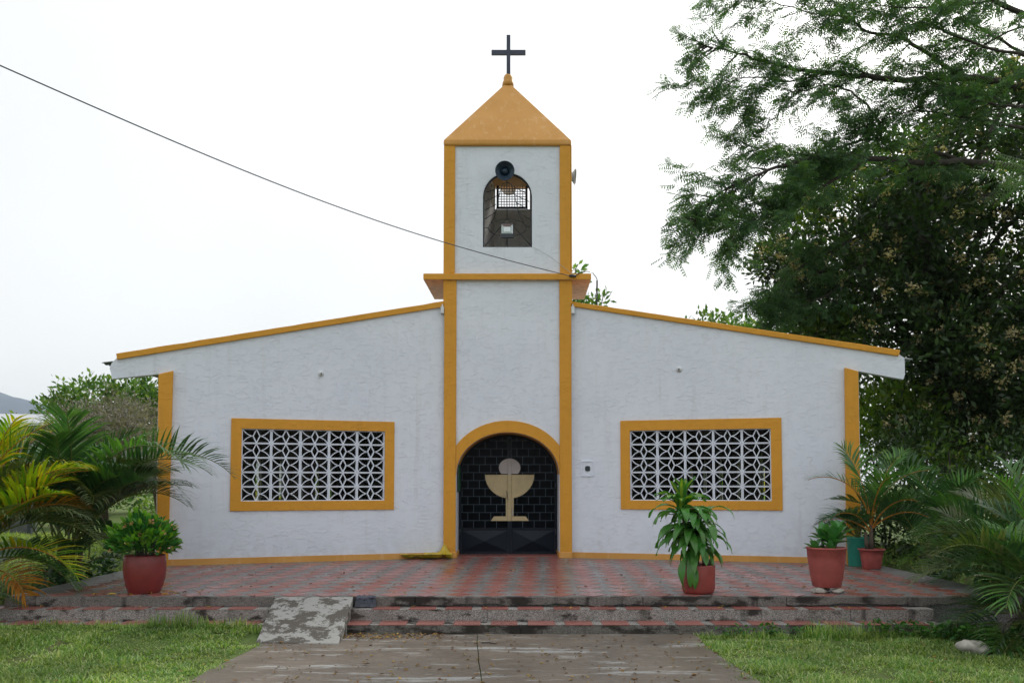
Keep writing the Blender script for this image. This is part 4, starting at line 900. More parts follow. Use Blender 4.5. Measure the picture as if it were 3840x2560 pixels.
# potted palm with orange stems
palm('potted_palm', pD+Vector((0, 0, .29)), 'young palm with orange stems in the small red pot', [(172, 80, 1.45, 108, (0, 0, .42), 0), (110, 89, 1.4, 40, (0, 0, .45), 0), (40, 86, 1.5, 62, (0, 0, .45), 0), (5, 80, 1.45, 85, (0, 0, .4), 0), (200, 52, 1.0, 90, (0, 0, .3), 1), (340, 45, 1.0, 80, (0, 0, .35), 1), (260, 74, 1.2, 70, (0, 0, .4), 0), (160, 40, .9, 80, (0, 0, .3), 1), (300, 60, 1.1, 80, (0, 0, .35), 1)], [(0.0, 0, .42), (-.06, .02, .3)], ((L_PALM, RACHO), (L_PALMD, RACHO)), G_R, 4, .44, 0.025, WOOD, trunk_r=.035)
palm('bucket_palm', pE+Vector((0, 0, .44)), 'dark small palm growing in the teal bucket by the right pier', auto_fronds(9, 5, 100, 300, 35, 75, .6, 1.0, 50, 100, .05, .0, .1, (0,)), [(0, 0, .1)], (GD,), G_R, 5, .3, .028)
palm('areca_palm', (7.25, 15.2, zg), 'dark areca palm behind the terrace right of the potted palm', auto_fronds(18, 6, 0, 360, 45, 84, 1.5, 2.1, 50, 95, .2, .1, .5, (0, 0, 1)) + [(100, 70, 2.0, 75, (0, 0, .8), 0)], [(0, 0, .8), (.15, 0, .7), (-.12, .1, .7)], (GD, GR), G_R, 6, .52, 0.030)
palm('areca_palm', (6.85, 12.3, .25), 'bright areca palm between the terrace end and the front palms', auto_fronds(34, 7, 60, 400, 25, 84, 1.2, 1.75, 55, 105, .2, .05, .45, (0, 0, 2, 1)), [(0, 0, .6), (.12, .1, .5), (-.12, 0, .5)], (GR, GD, GO), G_R, 7, .52, 0.028)
fr3 = auto_fronds(24, 8, 90, 420, 45, 86, 1.0, 1.5, 55, 110, .22, .1, .5, (0, 0, 2, 1)) + [(172, 42, 1.5, 78, (-.1, 0, .45), 2), (185, 58, 1.55, 95, (-.1, 0, .5), 2), (215, 50, 1.4, 110, (-.1, -.1, .4), 0), (160, 60, 1.7, 90, (0, 0, .5), 0), (240, 45, 1.3, 105, (0, -.1, .4), 0)]
palm('areca_palm', (5.95, 9.95, 0), 'large areca palm in the right foreground with fronds over the steps', fr3 + auto_fronds(10, 88, 120, 300, 5, 30, .8, 1.2, 40, 90, .2, .05, .3, (1, 0)), [(0, 0, .6), (.15, .1, .55), (-.12, .05, .5), (.05, -.12, .4)], (GR, GD, GO), G_R, 8, .50, 0.026)
palm('areca_palm', (6.55, 10.9, .1), 'tall upright areca palm at the right edge of the photo', auto_fronds(14, 9, 0, 360, 60, 88, 1.25, 1.75, 45, 90, .18, .2, .5, (0, 2, 0, 1)), [(0, 0, .7), (.1, 0, .6)], (GR, GD, GO), G_R, 9, .5, 0.026)
palm('dead_fronds', (5.55, 9.35, 0), 'grey withered fronds hanging at the foot of the right foreground palm', auto_fronds(7, 10, 60, 300, 62, 85, .5, .8, 140, 190, .08, .1, .2, (0,)), [(0, 0, .3)], (GX,), None, 10, .22, .014, DBARK, 'dead fronds')
# corn plant: individual strap leaves
def strap_mesh(L, wd, e0, droop, stripe, seed, fold=.25):
    rr = random.Random(seed); N = 9; V = []; Fc = []; mi = []; p = Vector((0, 0, 0)); ph = rr.random()*6
    for i in range(N+1):
        t = i/N; ang = e0-droop*t**1.2; w2 = wd*(math.sin(math.pi*min(1, (.12+.88*t)))**.75 if t < 1 else .0)*.5+.002; wv = .012*math.sin(t*9+ph)
        nrm = Vector((-math.sin(ang), 0, math.cos(ang)))
        for s, k in ((-1, fold), (-.42, .05), (0, -.0), (.42, .05), (1, fold)): V.append(p+Vector((0, s*w2, 0))+nrm*(k*w2+wv*(s if abs(s) == 1 else 0)))
        p = p+Vector((math.cos(ang), 0, math.sin(ang)))*(L/N)
    for i in range(N):
        for k in range(4): a = i*5+k; Fc.append((a, a+1, a+6, a+5)); mi.append(1 if stripe and k in (1, 2) else 0)
    me = bpy.data.meshes.new('leaf'); me.from_pydata([tuple(v) for v in V], [], Fc); me.update(); me.materials.append(L_DRA); me.materials.append(L_DRAY)
    me.polygons.foreach_set('material_index', np.asarray(mi, dtype=np.int32)); me.polygons.foreach_set('use_smooth', np.ones(len(me.polygons), bool)); return me
cb = pB+Vector((0, 0, .33)); cp_ = empty('corn_plant', cb, 'corn plant with long drooping strap leaves in the short red pot', 'plant')
topc = at_y(2560, 1880, pB.y); cane = [cb+Vector((.02, 0, 0)), cb+Vector((-.06, 0, .12)), cb+Vector((-.14, 0, .35)), Vector((topc.x+.02, pB.y, topc.z-.3)), topc]
m = MB(); m.tube(cane, [.03, .028, .025, .022, .015], 8); m.tube([cb+Vector((.09, .02, 0)), cb+Vector((.06, 0, .15)), cb+Vector((.03, 0, .5))], [.026, .022, .018], 8); m.out('cane', WOOD, cp_, True)
m = MB(); m.tube([cb+Vector((.12, -.02, 0)), cb+Vector((.13, -.02, .10))], [.03, .026], 8); m.tube([cb+Vector((.125, -.02, .09)), cb+Vector((.09, -.03, .15)), cb+Vector((.07, -.03, .19))], [.012, .008, .005], 6); m.out('cane', WOOD, cp_, True)
SV = [[strap_mesh(L_, w_2, R(e_), R(dr_), st_, i*7+j) for j in range(3)] for i, (L_, w_2, e_, dr_, st_) in enumerate([(.34, .085, 80, 40, True), (.40, .092, 58, 95, True), (.46, .098, 38, 120, False), (.46, .095, 10, 95, False), (.38, .085, -20, 70, False)])]
rr = random.Random(11)
zA_, zB_ = cb.z+.14, topc.z+.0
for i in range(132):
    t = (i/132)**.9; band = 4 if t < .18 else 3 if t < .56 else 2 if t < .78 else 1 if t < .92 else 0
    z = zA_+.10+(zB_-zA_-.1)*t; f = (z-cb.z)/(topc.z-cb.z); x = cb.x+(topc.x-cb.x)*min(1, f*1.25)+rr.uniform(-.04, .04); sx = 0
    if t < .8 and rr.random() < .35: x = cb.x+.03+rr.uniform(-.03, .05); z = min(z, cb.z+.62+rr.uniform(-.08, .08))
    az = i*137.5+rr.uniform(-20, 20)
    s = rr.uniform(.9, 1.2)
    o = put('leaf', SV[band][rr.randrange(3)], cp_, Matrix.Translation((x, pB.y+rr.uniform(-.03, .03), z)) @ Matrix.Rotation(R(az), 4, 'Z') @ Matrix.Rotation(rr.uniform(-.2, .2), 4, 'X') @ Matrix.Diagonal((s, s, s, 1)))
for k, (dx, dz, az, s) in enumerate(((-.16, .02, 200, 1.0), (-.12, .08, 250, 1.05), (-.08, .0, 265, .9), (-.19, .10, 225, 1.1))):
    put('leaf', SV[4][k % 3], cp_, Matrix.Translation((cb.x+dx, pB.y-.16, cb.z+dz+.05)) @ Matrix.Rotation(R(az), 4, 'Z') @ Matrix.Rotation(R(35), 4, 'Y') @ Matrix.Diagonal((s, s, s, 1)))
# leaf base shapes
def ovate(L, W, cup=.12): return np.array([(0, 0, 0), (L*.35, W*.5, L*cup), (L*.35, 0, 0), (L*.35, -W*.5, L*cup), (L*.75, W*.38, L*cup*.7), (L*.75, 0, -L*.02), (L*.75, -W*.38, L*cup*.7), (L, 0, -L*.08)]), np.array([(0, 2, 1, 1), (0, 3, 2, 2), (1, 2, 5, 4), (2, 3, 6, 5), (4, 5, 7, 7), (5, 6, 7, 7)])
def leaf2(L, W): return np.array([(0, 0, 0), (L*.5, W*.5, L*.06), (L, 0, 0), (L*.5, -W*.5, L*.06)]), np.array([(0, 3, 2, 1)])
def tris_of(f): return f
def leafscatter(name, base_, pts, dirs, scales, mat, parent=None, kind=None, rollj=.5, up=(0, 0, 1)):
    bv, bf = base_; M = frames(dirs, up, rng.normal(0, rollj, len(pts)))*scales[:, None, None]
    bf2 = []
    for f in bf:
        f = list(dict.fromkeys(f)); bf2.append(f)
    if all(len(f) == 4 for f in bf2): return scatter(name, bv, np.array(bf2), M, pts, mat, parent, kind)
    t3 = []
    for f in bf2: t3 += [(f[0], f[i], f[i+1]) for i in range(1, len(f)-1)]
    return scatter(name, bv, np.array(t3), M, pts, mat, parent, kind)
# crown of thorns in the left pot
ct_ = pA+Vector((0, 0, .44)); ce = empty('flowering_bush', ct_, 'rounded bush with small salmon flowers in the dark red pot', 'plant')
m = MB()
for k in range(16):
    a = k*2.4; r0 = .12; m.tube([ct_+Vector((r0*.5*math.cos(a), r0*.5*math.sin(a), -.02)), ct_+Vector((.12*math.cos(a), .12*math.sin(a), .12)), ct_+Vector((.24*math.cos(a), .24*math.sin(a), .22))], .010, 5)
m.out('stem', DBARK, ce)
def dome(n, rx, rz, lo=.55, zmin=-.25):
    d = rng.normal(size=(n*2, 3)); d /= np.linalg.norm(d, axis=1)[:, None]; d = d[d[:, 2] > zmin][:n]; r = rng.uniform(lo, 1, len(d))**.6*np.array([1.0+.42*noise.noise(Vector((a_*2.6, b_*2.6, c_*2.6+4))) for a_, b_, c_ in d])
    return d*np.array([rx, rx, rz])*r[:, None], d
p_, d_ = dome(700, .35, .34); c_ = np.array(ct_)+np.array([0, 0, .14])
leafscatter('foliage', ovate(.125, .058), p_+c_, d_+np.array([0, 0, .5])+rng.normal(0, .35, d_.shape), rng.uniform(.7, 1.2, len(p_)), L_CRO, ce, 'stuff')
p_, d_ = dome(240, .37, .37, .93, .0); leafscatter('young_foliage', ovate(.11, .05), p_+c_, d_+np.array([0, 0, .9])+rng.normal(0, .3, d_.shape), rng.uniform(.7, 1.2, len(p_)), L_CROY, ce, 'stuff')
p_, d_ = dome(34, .38, .37, .95, -.1); nf = 7
pp = np.repeat(p_, nf, 0)+rng.normal(0, .012, (len(p_)*nf, 3)); leafscatter('flowers', ovate(.036, .034), pp+c_, np.repeat(d_, nf, 0)+rng.normal(0, .6, pp.shape), rng.uniform(.8, 1.2, len(pp)), FLOW, ce, 'stuff')
# succulents in the raised pot
sc = pCb+Vector((0, 0, .45)); se_ = empty('succulent', sc, 'broad leaved green succulent in the raised faded red pot', 'plant')
om = ovate(.17, .075, .10)
def rosette_mesh(seed):
    V, Fc = [], []
    t3 = [(0, 2, 1), (0, 3, 2), (1, 2, 5, 4), (2, 3, 6, 5), (4, 5, 7), (5, 6, 7)]
    me = bpy.data.meshes.new('leaf'); me.from_pydata([tuple(x) for x in om[0]], [], t3); me.update(); me.materials.append(L_SUC); me.polygons.foreach_set('use_smooth', np.ones(6, bool)); return me
sm_ = rosette_mesh(0)
for (dx, dy, dz, n, s) in ((.07, -.05, .10, 16, 1.15), (.16, .04, .16, 14, 1.1), (-.02, .08, .14, 12, 1.0), (-.15, -.04, .0, 10, .8), (.02, -.12, .02, 9, .8)):
    m = MB(); m.tube([sc+Vector((dx*.6, dy*.6, -.03)), sc+Vector((dx, dy, dz))], [.02, .016], 6); m.out('stem', DBARK, se_)
    for k in range(n):
        el = R(10+65*(k/n)); put('leaf', sm_, se_, Matrix.Translation(sc+Vector((dx, dy, dz+.02*k/n))) @ Matrix.Rotation(k*2.4, 4, 'Z') @ Matrix.Rotation(-el, 4, 'Y') @ Matrix.Scale(s*random.uniform(1.1, 1.5), 4))
# ------------------------------------------------------------------ broadleaf trees
def crown(name, blobs, n_per, leaf, mat, parent, smin=.7, smax=1.25, shell=.45, updir=.2, droop=0.0, kind='stuff'):
    P, Dd = [], []
    for (x, y, z, r) in blobs:
        n = max(8, int(n_per*r*r)); d = rng.normal(size=(n, 3)); d /= np.linalg.norm(d, axis=1)[:, None]; rad = rng.uniform(shell, 1.08, n)
        # small tufts inside the blob
        k = max(6, int(12*r*r)); ti = rng.integers(0, k, n); td = rng.normal(size=(k, 3)); td /= np.linalg.norm(td, axis=1)[:, None]; tr = rng.uniform(.6, 1.1, k)
        c = td[ti]*tr[ti][:, None]*r + rng.normal(0, .13+.05*r, (n, 3)); mixm = rng.random(n) < .75
        p = np.where(mixm[:, None], c, d*rad[:, None]*r); p[:, 2] *= .85
        P.append(p+np.array([x, y, z])); Dd.append(p/(np.linalg.norm(p, axis=1)[:, None]+1e-6)+rng.normal(0, .7, (n, 3))+np.array([0, 0, updir-droop]))
    P, Dd = np.concatenate(P), np.concatenate(Dd)
    return leafscatter(name, leaf, P, Dd, rng.uniform(smin, smax, len(P)), mat, parent, kind, .9)
def blobs_px(lst):
    out = []
    for (u, v, Y, r) in lst: q = at_y(u, v, Y); out.append((q.x, q.y, q.z, r))
    return out
def fill_blobs(poly, Y0, Y1_, n, r0, r1, seed):
    """clump centres filling a silhouette (given where the edge of the crown is seen) at varied distance"""
    r = random.Random(seed); us = [p[0] for p in poly]; vs = [p[1] for p in poly]; out = []; tries = 0
    def inside(u, v):
        c = False
        for i in range(len(poly)):
            (x1, y1), (x2, y2) = poly[i-1], poly[i]
            if (y1 > v) != (y2 > v) and u < (x2-x1)*(v-y1)/(y2-y1)+x1: c = not c
        return c
    while len(out) < n and tries < n*60:
        tries += 1; u, v = r.uniform(min(us), max(us)), r.uniform(min(vs), max(vs))
        if inside(u, v): q = at_y(u, v, r.uniform(Y0, Y1_)); out.append((q.x, q.y, q.z, r.uniform(r0, r1)))
    return out
def tree_trunk(e, pts, rs, mat, name='trunk'): m = MB(); m.tube(pts, rs, 10); return m.out(name, mat, e, True)
# the big dark flowering tree behind the right wing
tb0 = Vector((11.2, 22.5, zg)); bt = empty('flowering_tree', tb0, 'huge dark leafy tree with cream blossom clusters behind the right wing', 'tree')
tree_trunk(bt, [tb0, tb0+Vector((-.1, 0, 3)), tb0+Vector((-.5, 0, 6)), tb0+Vector((-.8, 0, 9))], [.45, .36, .28, .15], DBARK)
poly = [(2930, 900), (2960, 1080), (2880, 1190), (3080, 1270), (3290, 1300), (3330, 1420), (3270, 1500), (3330, 1640), (3840, 1700), (4150, 1700), (4200, 250), (3850, 260), (3560, 420), (3300, 560), (3150, 640), (3030, 740)]
bl_ = fill_blobs(poly, 20.5, 25.5, 205, .55, 1.05, 5) + fill_blobs([(2900, 900), (3000, 880), (3100, 1250), (2900, 1200)], 20.5, 22, 9, .3, .55, 55)
for q in bl_[::7]:
    tree_trunk(bt, [tb0+Vector((-.4, 0, min(7.5, max(2.5, q[2]*.6)))), Vector(((q[0]+tb0.x)/2, (q[1]+tb0.y)/2, q[2]*.85+.5)), Vector(q[:3])], [.10, .06, .03], DBARK, 'branch')
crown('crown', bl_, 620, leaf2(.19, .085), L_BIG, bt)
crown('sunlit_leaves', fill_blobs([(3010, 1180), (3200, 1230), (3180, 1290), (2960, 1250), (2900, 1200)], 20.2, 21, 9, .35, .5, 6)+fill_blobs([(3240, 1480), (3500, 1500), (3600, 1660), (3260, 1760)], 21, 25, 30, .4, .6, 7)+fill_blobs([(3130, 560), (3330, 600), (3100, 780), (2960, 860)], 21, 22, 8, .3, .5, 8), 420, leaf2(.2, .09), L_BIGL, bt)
# blossom clusters
bc = []
for q in bl_:
    for k in range(random.choice((1, 2, 3, 4))):
        d = Vector((random.gauss(0, 1), -abs(random.gauss(0, 1))-.2, random.gauss(0, .8))).normalized(); bc.append((q[0]+d.x*q[3]*1.02, q[1]+d.y*q[3]*1.02, q[2]+d.z*q[3]*.9))
bc = np.array(bc); nb = 30; P = np.repeat(bc, nb, 0)+rng.normal(0, .075, (len(bc)*nb, 3)); leafscatter('blossom', leaf2(.085, .055), P, rng.normal(size=P.shape), rng.uniform(.7, 1.3, len(P)), BLOS, bt, 'stuff', .9)
# dark undergrowth below it
ug = empty('shrub', (9.5, 19, zg), 'dark leafy undergrowth below the flowering tree behind the right palms', 'shrub')
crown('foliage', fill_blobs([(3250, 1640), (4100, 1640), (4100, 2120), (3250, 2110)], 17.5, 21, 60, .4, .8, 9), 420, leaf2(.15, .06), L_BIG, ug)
crown('light_foliage', fill_blobs([(3260, 1720), (3800, 1750), (3800, 2100), (3300, 2100)], 16.8, 20, 34, .25, .45, 10), 420, leaf2(.13, .05), L_BIGL, ug)  # backlit leaves, the light painted in by the paler leaf colour
m = MB()
for k in range(26): x = 6.9+random.random()*5; y = 17+random.random()*4; m.tube([(x, y, zg), (x+random.gauss(0, .15), y, 1.2), (x+random.gauss(0, .3), y, 2.4)], [.03, .02, .012], 5)
m.out('stems', DBARK, ug, kind='stuff')
# small trees beyond
def simple_tree(name, base_, blobs, n, leaf, mat, label, trunk=.15, cat='tree', group='background trees', tm_=WOOD):
    e = empty(name, base_, label, cat, group); top = max(b[2] for b in blobs); cx = sum(b[0] for b in blobs)/len(blobs); cyy = sum(b[1] for b in blobs)/len(blobs)
    tree_trunk(e, [Vector(base_), Vector(((base_[0]+cx)/2, (base_[1]+cyy)/2, top*.45)), Vector((cx, cyy, top*.9))], [trunk, trunk*.7, trunk*.3], tm_)
    for b in blobs[::4]: tree_trunk(e, [Vector((cx, cyy, b[2]*.6)), Vector(b[:3])], [trunk*.35, trunk*.12], tm_, 'branch')
    crown('crown', blobs, n, leaf, mat, e); return e
bl2 = blobs_px([(2158, 1005, 34, .30), (2168, 1035, 34.5, .25), (2150, 1060, 35, .4), (2245, 1140, 34, .35), (2225, 1120, 34, .25), (2190, 1150, 35, .4), (2160, 1140, 34, .45), (2120, 1100, 34, .6), (2262, 1110, 34, .25), (2100, 1180, 34, .8), (2200, 1190, 34, .7)])
simple_tree('slender_tree', (2.4, 34.5, .3), bl2, 260, leaf2(.28, .12), L_BG, 'sparse leafy tree top showing behind the right side of the tower')
bl3 = blobs_px([(2640, 1225, 44, .8), (2700, 1215, 45, .7), (2760, 1235, 44, .9), (2830, 1215, 42, .9), (2880, 1225, 40, .8), (2770, 1280, 44, 1.5), (2860, 1290, 42, 1.4), (2660, 1290, 44, 1.4), (2550, 1260, 46, .9)])
simple_tree('low_tree', (10.5, 44, .3), bl3, 170, leaf2(.35, .16), L_BG, 'pale green tree top just above the right roof line')
# left background
bl4 = blobs_px([(300, 1490, 36, .9), (250, 1530, 36, 1.0), (230, 1580, 36, 1.0), (330, 1500, 38, 1.0), (370, 1515, 38, 1.0), (280, 1560, 36, 1.3), (215, 1560, 36, .8), (290, 1640, 36, 1.4)])
simple_tree('broadleaf_tree', (-17.5, 36, .3), bl4, 260, leaf2(.26, .12), L_BG, 'green leafy tree with pale new growth left of the grey bush')
bl5 = blobs_px([(445, 1468, 34, .7), (480, 1480, 34, .9), (520, 1495, 34, .9), (560, 1490, 33, .8), (555, 1530, 33, 1.1), (500, 1530, 34, 1.1), (590, 1560, 33, 1.1), (560, 1600, 33, 1.1), (600, 1490, 33, .8), (600, 1620, 33, 1.2), (570, 1680, 33, 1.2), (435, 1510, 34, .8)])
simple_tree('broadleaf_tree', (-13.3, 34, .3), bl5, 300, leaf2(.24, .11), L_BG, 'taller green tree between the grey bush and the left pier')
bl6 = fill_blobs([(190, 1650), (270, 1560), (360, 1530), (440, 1520), (530, 1600), (590, 1660), (590, 1830), (180, 1830), (150, 1720)], 21, 25, 44, .5, .85, 15)
simple_tree('grey_bush', (-10.4, 23, .3), bl6, 1900, leaf2(.10, .035), L_GREY, 'big dry grey brown bush beyond the left palms', .12, 'bush', 'background bushes')
bl7 = blobs_px([(60, 1610, 70, 1.0), (110, 1600, 70, 1.1), (160, 1600, 68, 1.1), (20, 1620, 70, 1.0), (200, 1610, 66, 1.2), (-40, 1630, 70, 1.4), (60, 1650, 70, 1.6), (150, 1650, 68, 1.6)])
simple_tree('dry_tree', (-38, 70, .3), bl7, 110, leaf2(.45, .2), L_BGO, 'brownish distant tree above the shed roof')
hedge = fill_blobs([(-700, 1660), (640, 1640), (640, 1880), (-700, 1880)], 38, 46, 90, 1.0, 1.8, 16)
e = empty('hedge', (-18, 42, .3), 'dark green hedge at the far side of the left lawn', 'hedge'); crown('foliage', hedge, 110, leaf2(.3, .13), L_BG, e)
# shed with tin roof
she = empty('shed', (-13.5, 27, .3), 'low open shed with pale metal roof at the left edge', 'shed')
c1 = [at_y(158, 1585, 25.5), at_y(-500, 1588, 25.5)]; zz = c1[0].z
m = MB(); m.prism([[Vector((c1[0].x, 25.5, zz)), Vector((c1[1].x, 25.5, zz+.05)), Vector((c1[1].x, 31, zz+.7)), Vector((c1[0].x-.3, 31, zz+.65))]], (0, 0, -.07)); clean_normals(m.out('roof', TIN, she))
m = MB(); m.prism([[at_y(158, 1587, 25.45), at_y(158, 1592, 25.45), at_y(-300, 1625, 25.45), at_y(-300, 1590, 25.45)]], (0, .04, 0)); clean_normals(m.out('fascia', WPL, she))
m = MB(); xw = at_y(140, 1700, 26.2).x; m.box(c1[1].x+.3, xw, 26.2, 26.3, .25, zz-.25); m.out('wall', SHEDW, she)
m = MB()
for u in (120, -50): xx = at_y(u, 1700, 25.7).x; m.box(xx-.05, xx+.05, 25.65, 25.75, .25, zz-.05)
m.out('post', BLK, she)
# distant mountain
V = []; Fc = []; NX, NY = 60, 10
for j in range(NY+1):
    for i in range(NX+1):
        x = -3600+i*(3400/NX); 
        t = j/NY; u = 1920+F*x/3000.
        hpx = 1478+(u-0)*.36 if u > -200 else 1410+(-200-u)*.08
        h = max(0, (1812-hpx)/F*3000)*(1+.05*noise.noise(Vector((x*.004, 1, 0)))+.02*noise.noise(Vector((x*.02, 1, 0))))
        V.append((x, 2400+t*700, h*math.sin(t*math.pi/2)**1.1*(1+.12*noise.noise(Vector((x*.006, t*4, 0))))-1))
for j in range(NY):
    for i in range(NX): k = j*(NX+1)+i; Fc.append((k, k+1, k+NX+2, k+NX+1))
q = NM('hazy_blue_forest'); MT = q.pbr(q.mix(q.noise(.02, 6), (.012, .042, .10), (.022, .06, .12)), .9, spec=.1)  # blue of the distant air put into the forest colour
mk('hills', V, Fc, MT, None, True, kind='structure')
# ------------------------------------------------------------------ feathery tree, upper right
def spray(npair=5, L=.24, pl=.105, w=.034):
    V = []; Fc = []
    for i in range(npair):
        x = L*(.12+.88*i/(npair-1)); l = pl*math.sin(math.pi*(.25+.6*i/npair))
        for s in (-1, 1):
            k = len(V); dx, dy = l*.45, l*s; V += [(x, 0, 0), (x+dx*.5-w*.5, dy*.5, .01-.012), (x+dx, dy, -.03), (x+dx*.5+w*.5, dy*.5, .01-.012)]; Fc.append((k, k+1, k+2, k+3))
    k = len(V); V += [(0, -.003, 0), (L, -.002, -.0), (L, .002, 0), (0, .003, 0)]; Fc.append((k, k+1, k+2, k+3))
    return np.array(V), np.array(Fc)
SPR = spray()
ft0 = Vector((13.2, 19.5, zg)); ft = empty('feather_leaf_tree', ft0, 'tall tree with fine feathery leaves and long dark boughs, upper right', 'tree')
tree_trunk(ft, [ft0, ft0+Vector((-.2, 0, 4)), ft0+Vector((-.6, -.3, 8)), ft0+Vector((-1.2, -.5, 12)), ft0+Vector((-1.5, -.3, 15))], [.5, .4, .34, .2, .04], DBARK)
boughs = [  # px, px, depth ; radius start
    ([(4050, 760, 19.5), (3840, 640, 19.2), (3612, 606, 19), (3484, 612, 18.6), (3248, 596, 18.2), (3133, 577, 18), (3006, 603, 17.7), (2885, 638, 17.4), (2760, 690, 17.1), (2660, 760, 16.9), (2600, 840, 16.8)], .15),
    ([(3612, 606, 19), (3450, 560, 18.9), (3293, 529, 18.8), (3180, 540, 18.6), (3050, 590, 18.6), (2900, 560, 18.5), (2760, 545, 18.4)], .08),
    ([(3248, 596, 18.2), (3150, 660, 18), (3038, 721, 17.8), (2940, 770, 17.6), (2846, 797, 17.5), (2780, 850, 17.4), (2720, 920, 17.3)], .06),
    ([(3306, 529, 18.8), (3280, 434, 18.7), (3210, 357, 18.6), (3120, 320, 18.6), (3000, 340, 18.4), (2860, 330, 18.4), (2790, 420, 18.3)], .05),
    ([(4050, 420, 20), (3803, 319, 19.8), (3612, 290, 19.5), (3400, 300, 19.2), (3250, 290, 19), (3101, 274, 18.9), (2942, 252, 18.6), (2795, 210, 18.3), (2690, 185, 18), (2620, 175, 17.9)], .16),
    ([(3612, 290, 19.5), (3452, 185, 19.2), (3388, 147, 19), (3261, 121, 18.8), (3178, 67, 18.6), (3082, 57, 18.5), (2930, 20, 18.4), (2800, 0, 18.2)], .08),
    ([(3101, 274, 18.9), (2960, 300, 18.8), (2800, 290, 18.6), (2700, 320, 18.5), (2610, 350, 18.3)], .04),
    ([(4050, 150, 19), (3850, 60, 18.8), (3600, -40, 18.6), (3300, -70, 18.4), (3000, -70, 18.2), (2700, -30, 18)], .12),
    ([(4050, 300, 21), (3800, 180, 20.6), (3650, 90, 20.4), (3500, 0, 20)], .08),
    ([(3850, 700, 21.5), (3500, 790, 21), (3250, 880, 20.5), (3080, 960, 20.2), (2950, 1040, 19.9), (2880, 1120, 19.8)], .07),
    ([(3300, 940, 20.8), (3120, 1090, 20.3), (3000, 1150, 20), (2900, 1190, 19.8)], .05),
    ([(4050, 230, 18), (3800, 200, 17.8), (3620, 150, 17.6), (3480, 90, 17.4), (3340, 60, 17.2)], .07),
    ([(4050, 380, 18.5), (3820, 400, 18.2), (3680, 380, 18), (3540, 330, 17.8), (3420, 250, 17.7)], .07),
    ([(4000, 60, 19), (3780, 120, 18.8), (3640, 210, 18.6), (3560, 300, 18.5)], .05),
    ([(4050, -60, 17), (3800, -20, 17), (3560, 30, 16.9), (3350, 20, 16.8), (3200, -20, 16.8)], .06),
    ([(3840, 480, 18.5), (3600, 440, 18.3), (3420, 420, 18.2), (3250, 470, 18.1)], .06)]
TP_, TD_ = [], []
rr = random.Random(21)
mbr = MB(); tw = MB()
def leaf_run(a, b, step=None, spread=.085):
    n = max(2, int((b-a).length/(step or STEP))); dirv = (b-a).normalized()
    for i in range(n):
        p = a.lerp(b, (i+rr.random())/n); s = 1 if i % 2 else -1; side = Vector((-dirv.y, dirv.x, 0)).normalized()
        for _ in range(2 if rr.random() < DENS else 1):
            TP_.append(p+Vector((rr.gauss(0, spread*.5), rr.gauss(0, spread), rr.gauss(0, spread*.5)))); TD_.append(dirv*.55+side*s*rr.uniform(.3, 1.0)+Vector((rr.gauss(0, .25), rr.gauss(0, .35), rr.uniform(-.6, .15))))
for bi, (pts_, r0) in enumerate(boughs):
    DENS = .65 if bi in (0, 1, 2, 9, 10) else .15; STEP = .072 if bi in (0, 1, 2, 9, 10) else .080
    P = [at_y(*q) for q in pts_]; n = len(P)
    # smooth with catmull
    Q = []
    for i in range(n-1):
        p0, p1, p2, p3 = P[max(0, i-1)], P[i], P[i+1], P[min(n-1, i+2)]
        for k in range(4):
            t = k/4; Q.append(.5*((2*p1)+(p2-p0)*t+(2*p0-5*p1+4*p2-p3)*t*t+(3*p1-p0-3*p2+p3)*t**3)+Vector((rr.gauss(0, .018), 0, rr.gauss(0, .018))))
    Q.append(P[-1]); m = MB(); m.tube(Q, [max(.007, r0*.62*(1-i/len(Q))**1.0) for i in range(len(Q))], 8); m.out('bough', DBARK, ft, True)
    tot = sum((Q[i+1]-Q[i]).length for i in range(len(Q)-1)); 
    for i in range(2, len(Q)-1):
        f = i/len(Q)
        if Q[i].x/Q[i].y > .62: continue
        d = (Q[i+1]-Q[i-1]).normalized()
        for s in (-1, 1):
            if rr.random() < (.68 if f > .22 else .32):
                perp = Vector((rr.gauss(0, .3), rr.gauss(0, .7), s*rr.uniform(.25, 1.0))); L_b = rr.uniform(.5, 1.3)*(1.15-.45*f)
                dd = (d*1.0+perp*.8).normalized(); a = Q[i]; b = a+dd*L_b*.5; c = b+(dd+Vector((-.1, 0, -.25))).normalized()*L_b*.5
                tw.tube([a, b, c], [max(.006, r0*.16), .007, .004], 4, cap=False); leaf_run(a.lerp(b, .3), b); leaf_run(b, c)
                for _ in range(3):
                    a2 = a.lerp(c, rr.uniform(.3, .95)); d2 = (dd+Vector((rr.gauss(0, .6), rr.gauss(0, .6), rr.gauss(0, .5)))).normalized(); b2 = a2+d2*L_b*rr.uniform(.3, .55); tw.tube([a2, b2], [.005, .003], 3, cap=False); leaf_run(a2, b2)
    leaf_run(Q[-4], Q[-1], .05)
tw.out('twigs', DBARK, ft, kind='stuff')
TPn, TDn = np.array([tuple(p) for p in TP_]), np.array([tuple(p) for p in TD_])
print('sprays', len(TPn))
scatter('crown', SPR[0], SPR[1], frames(TDn, (0, 0, 1), rng.normal(0, .6, len(TPn)))*rng.uniform(.6, 1.1, len(TPn))[:, None, None], TPn, L_ACA, ft, 'stuff')
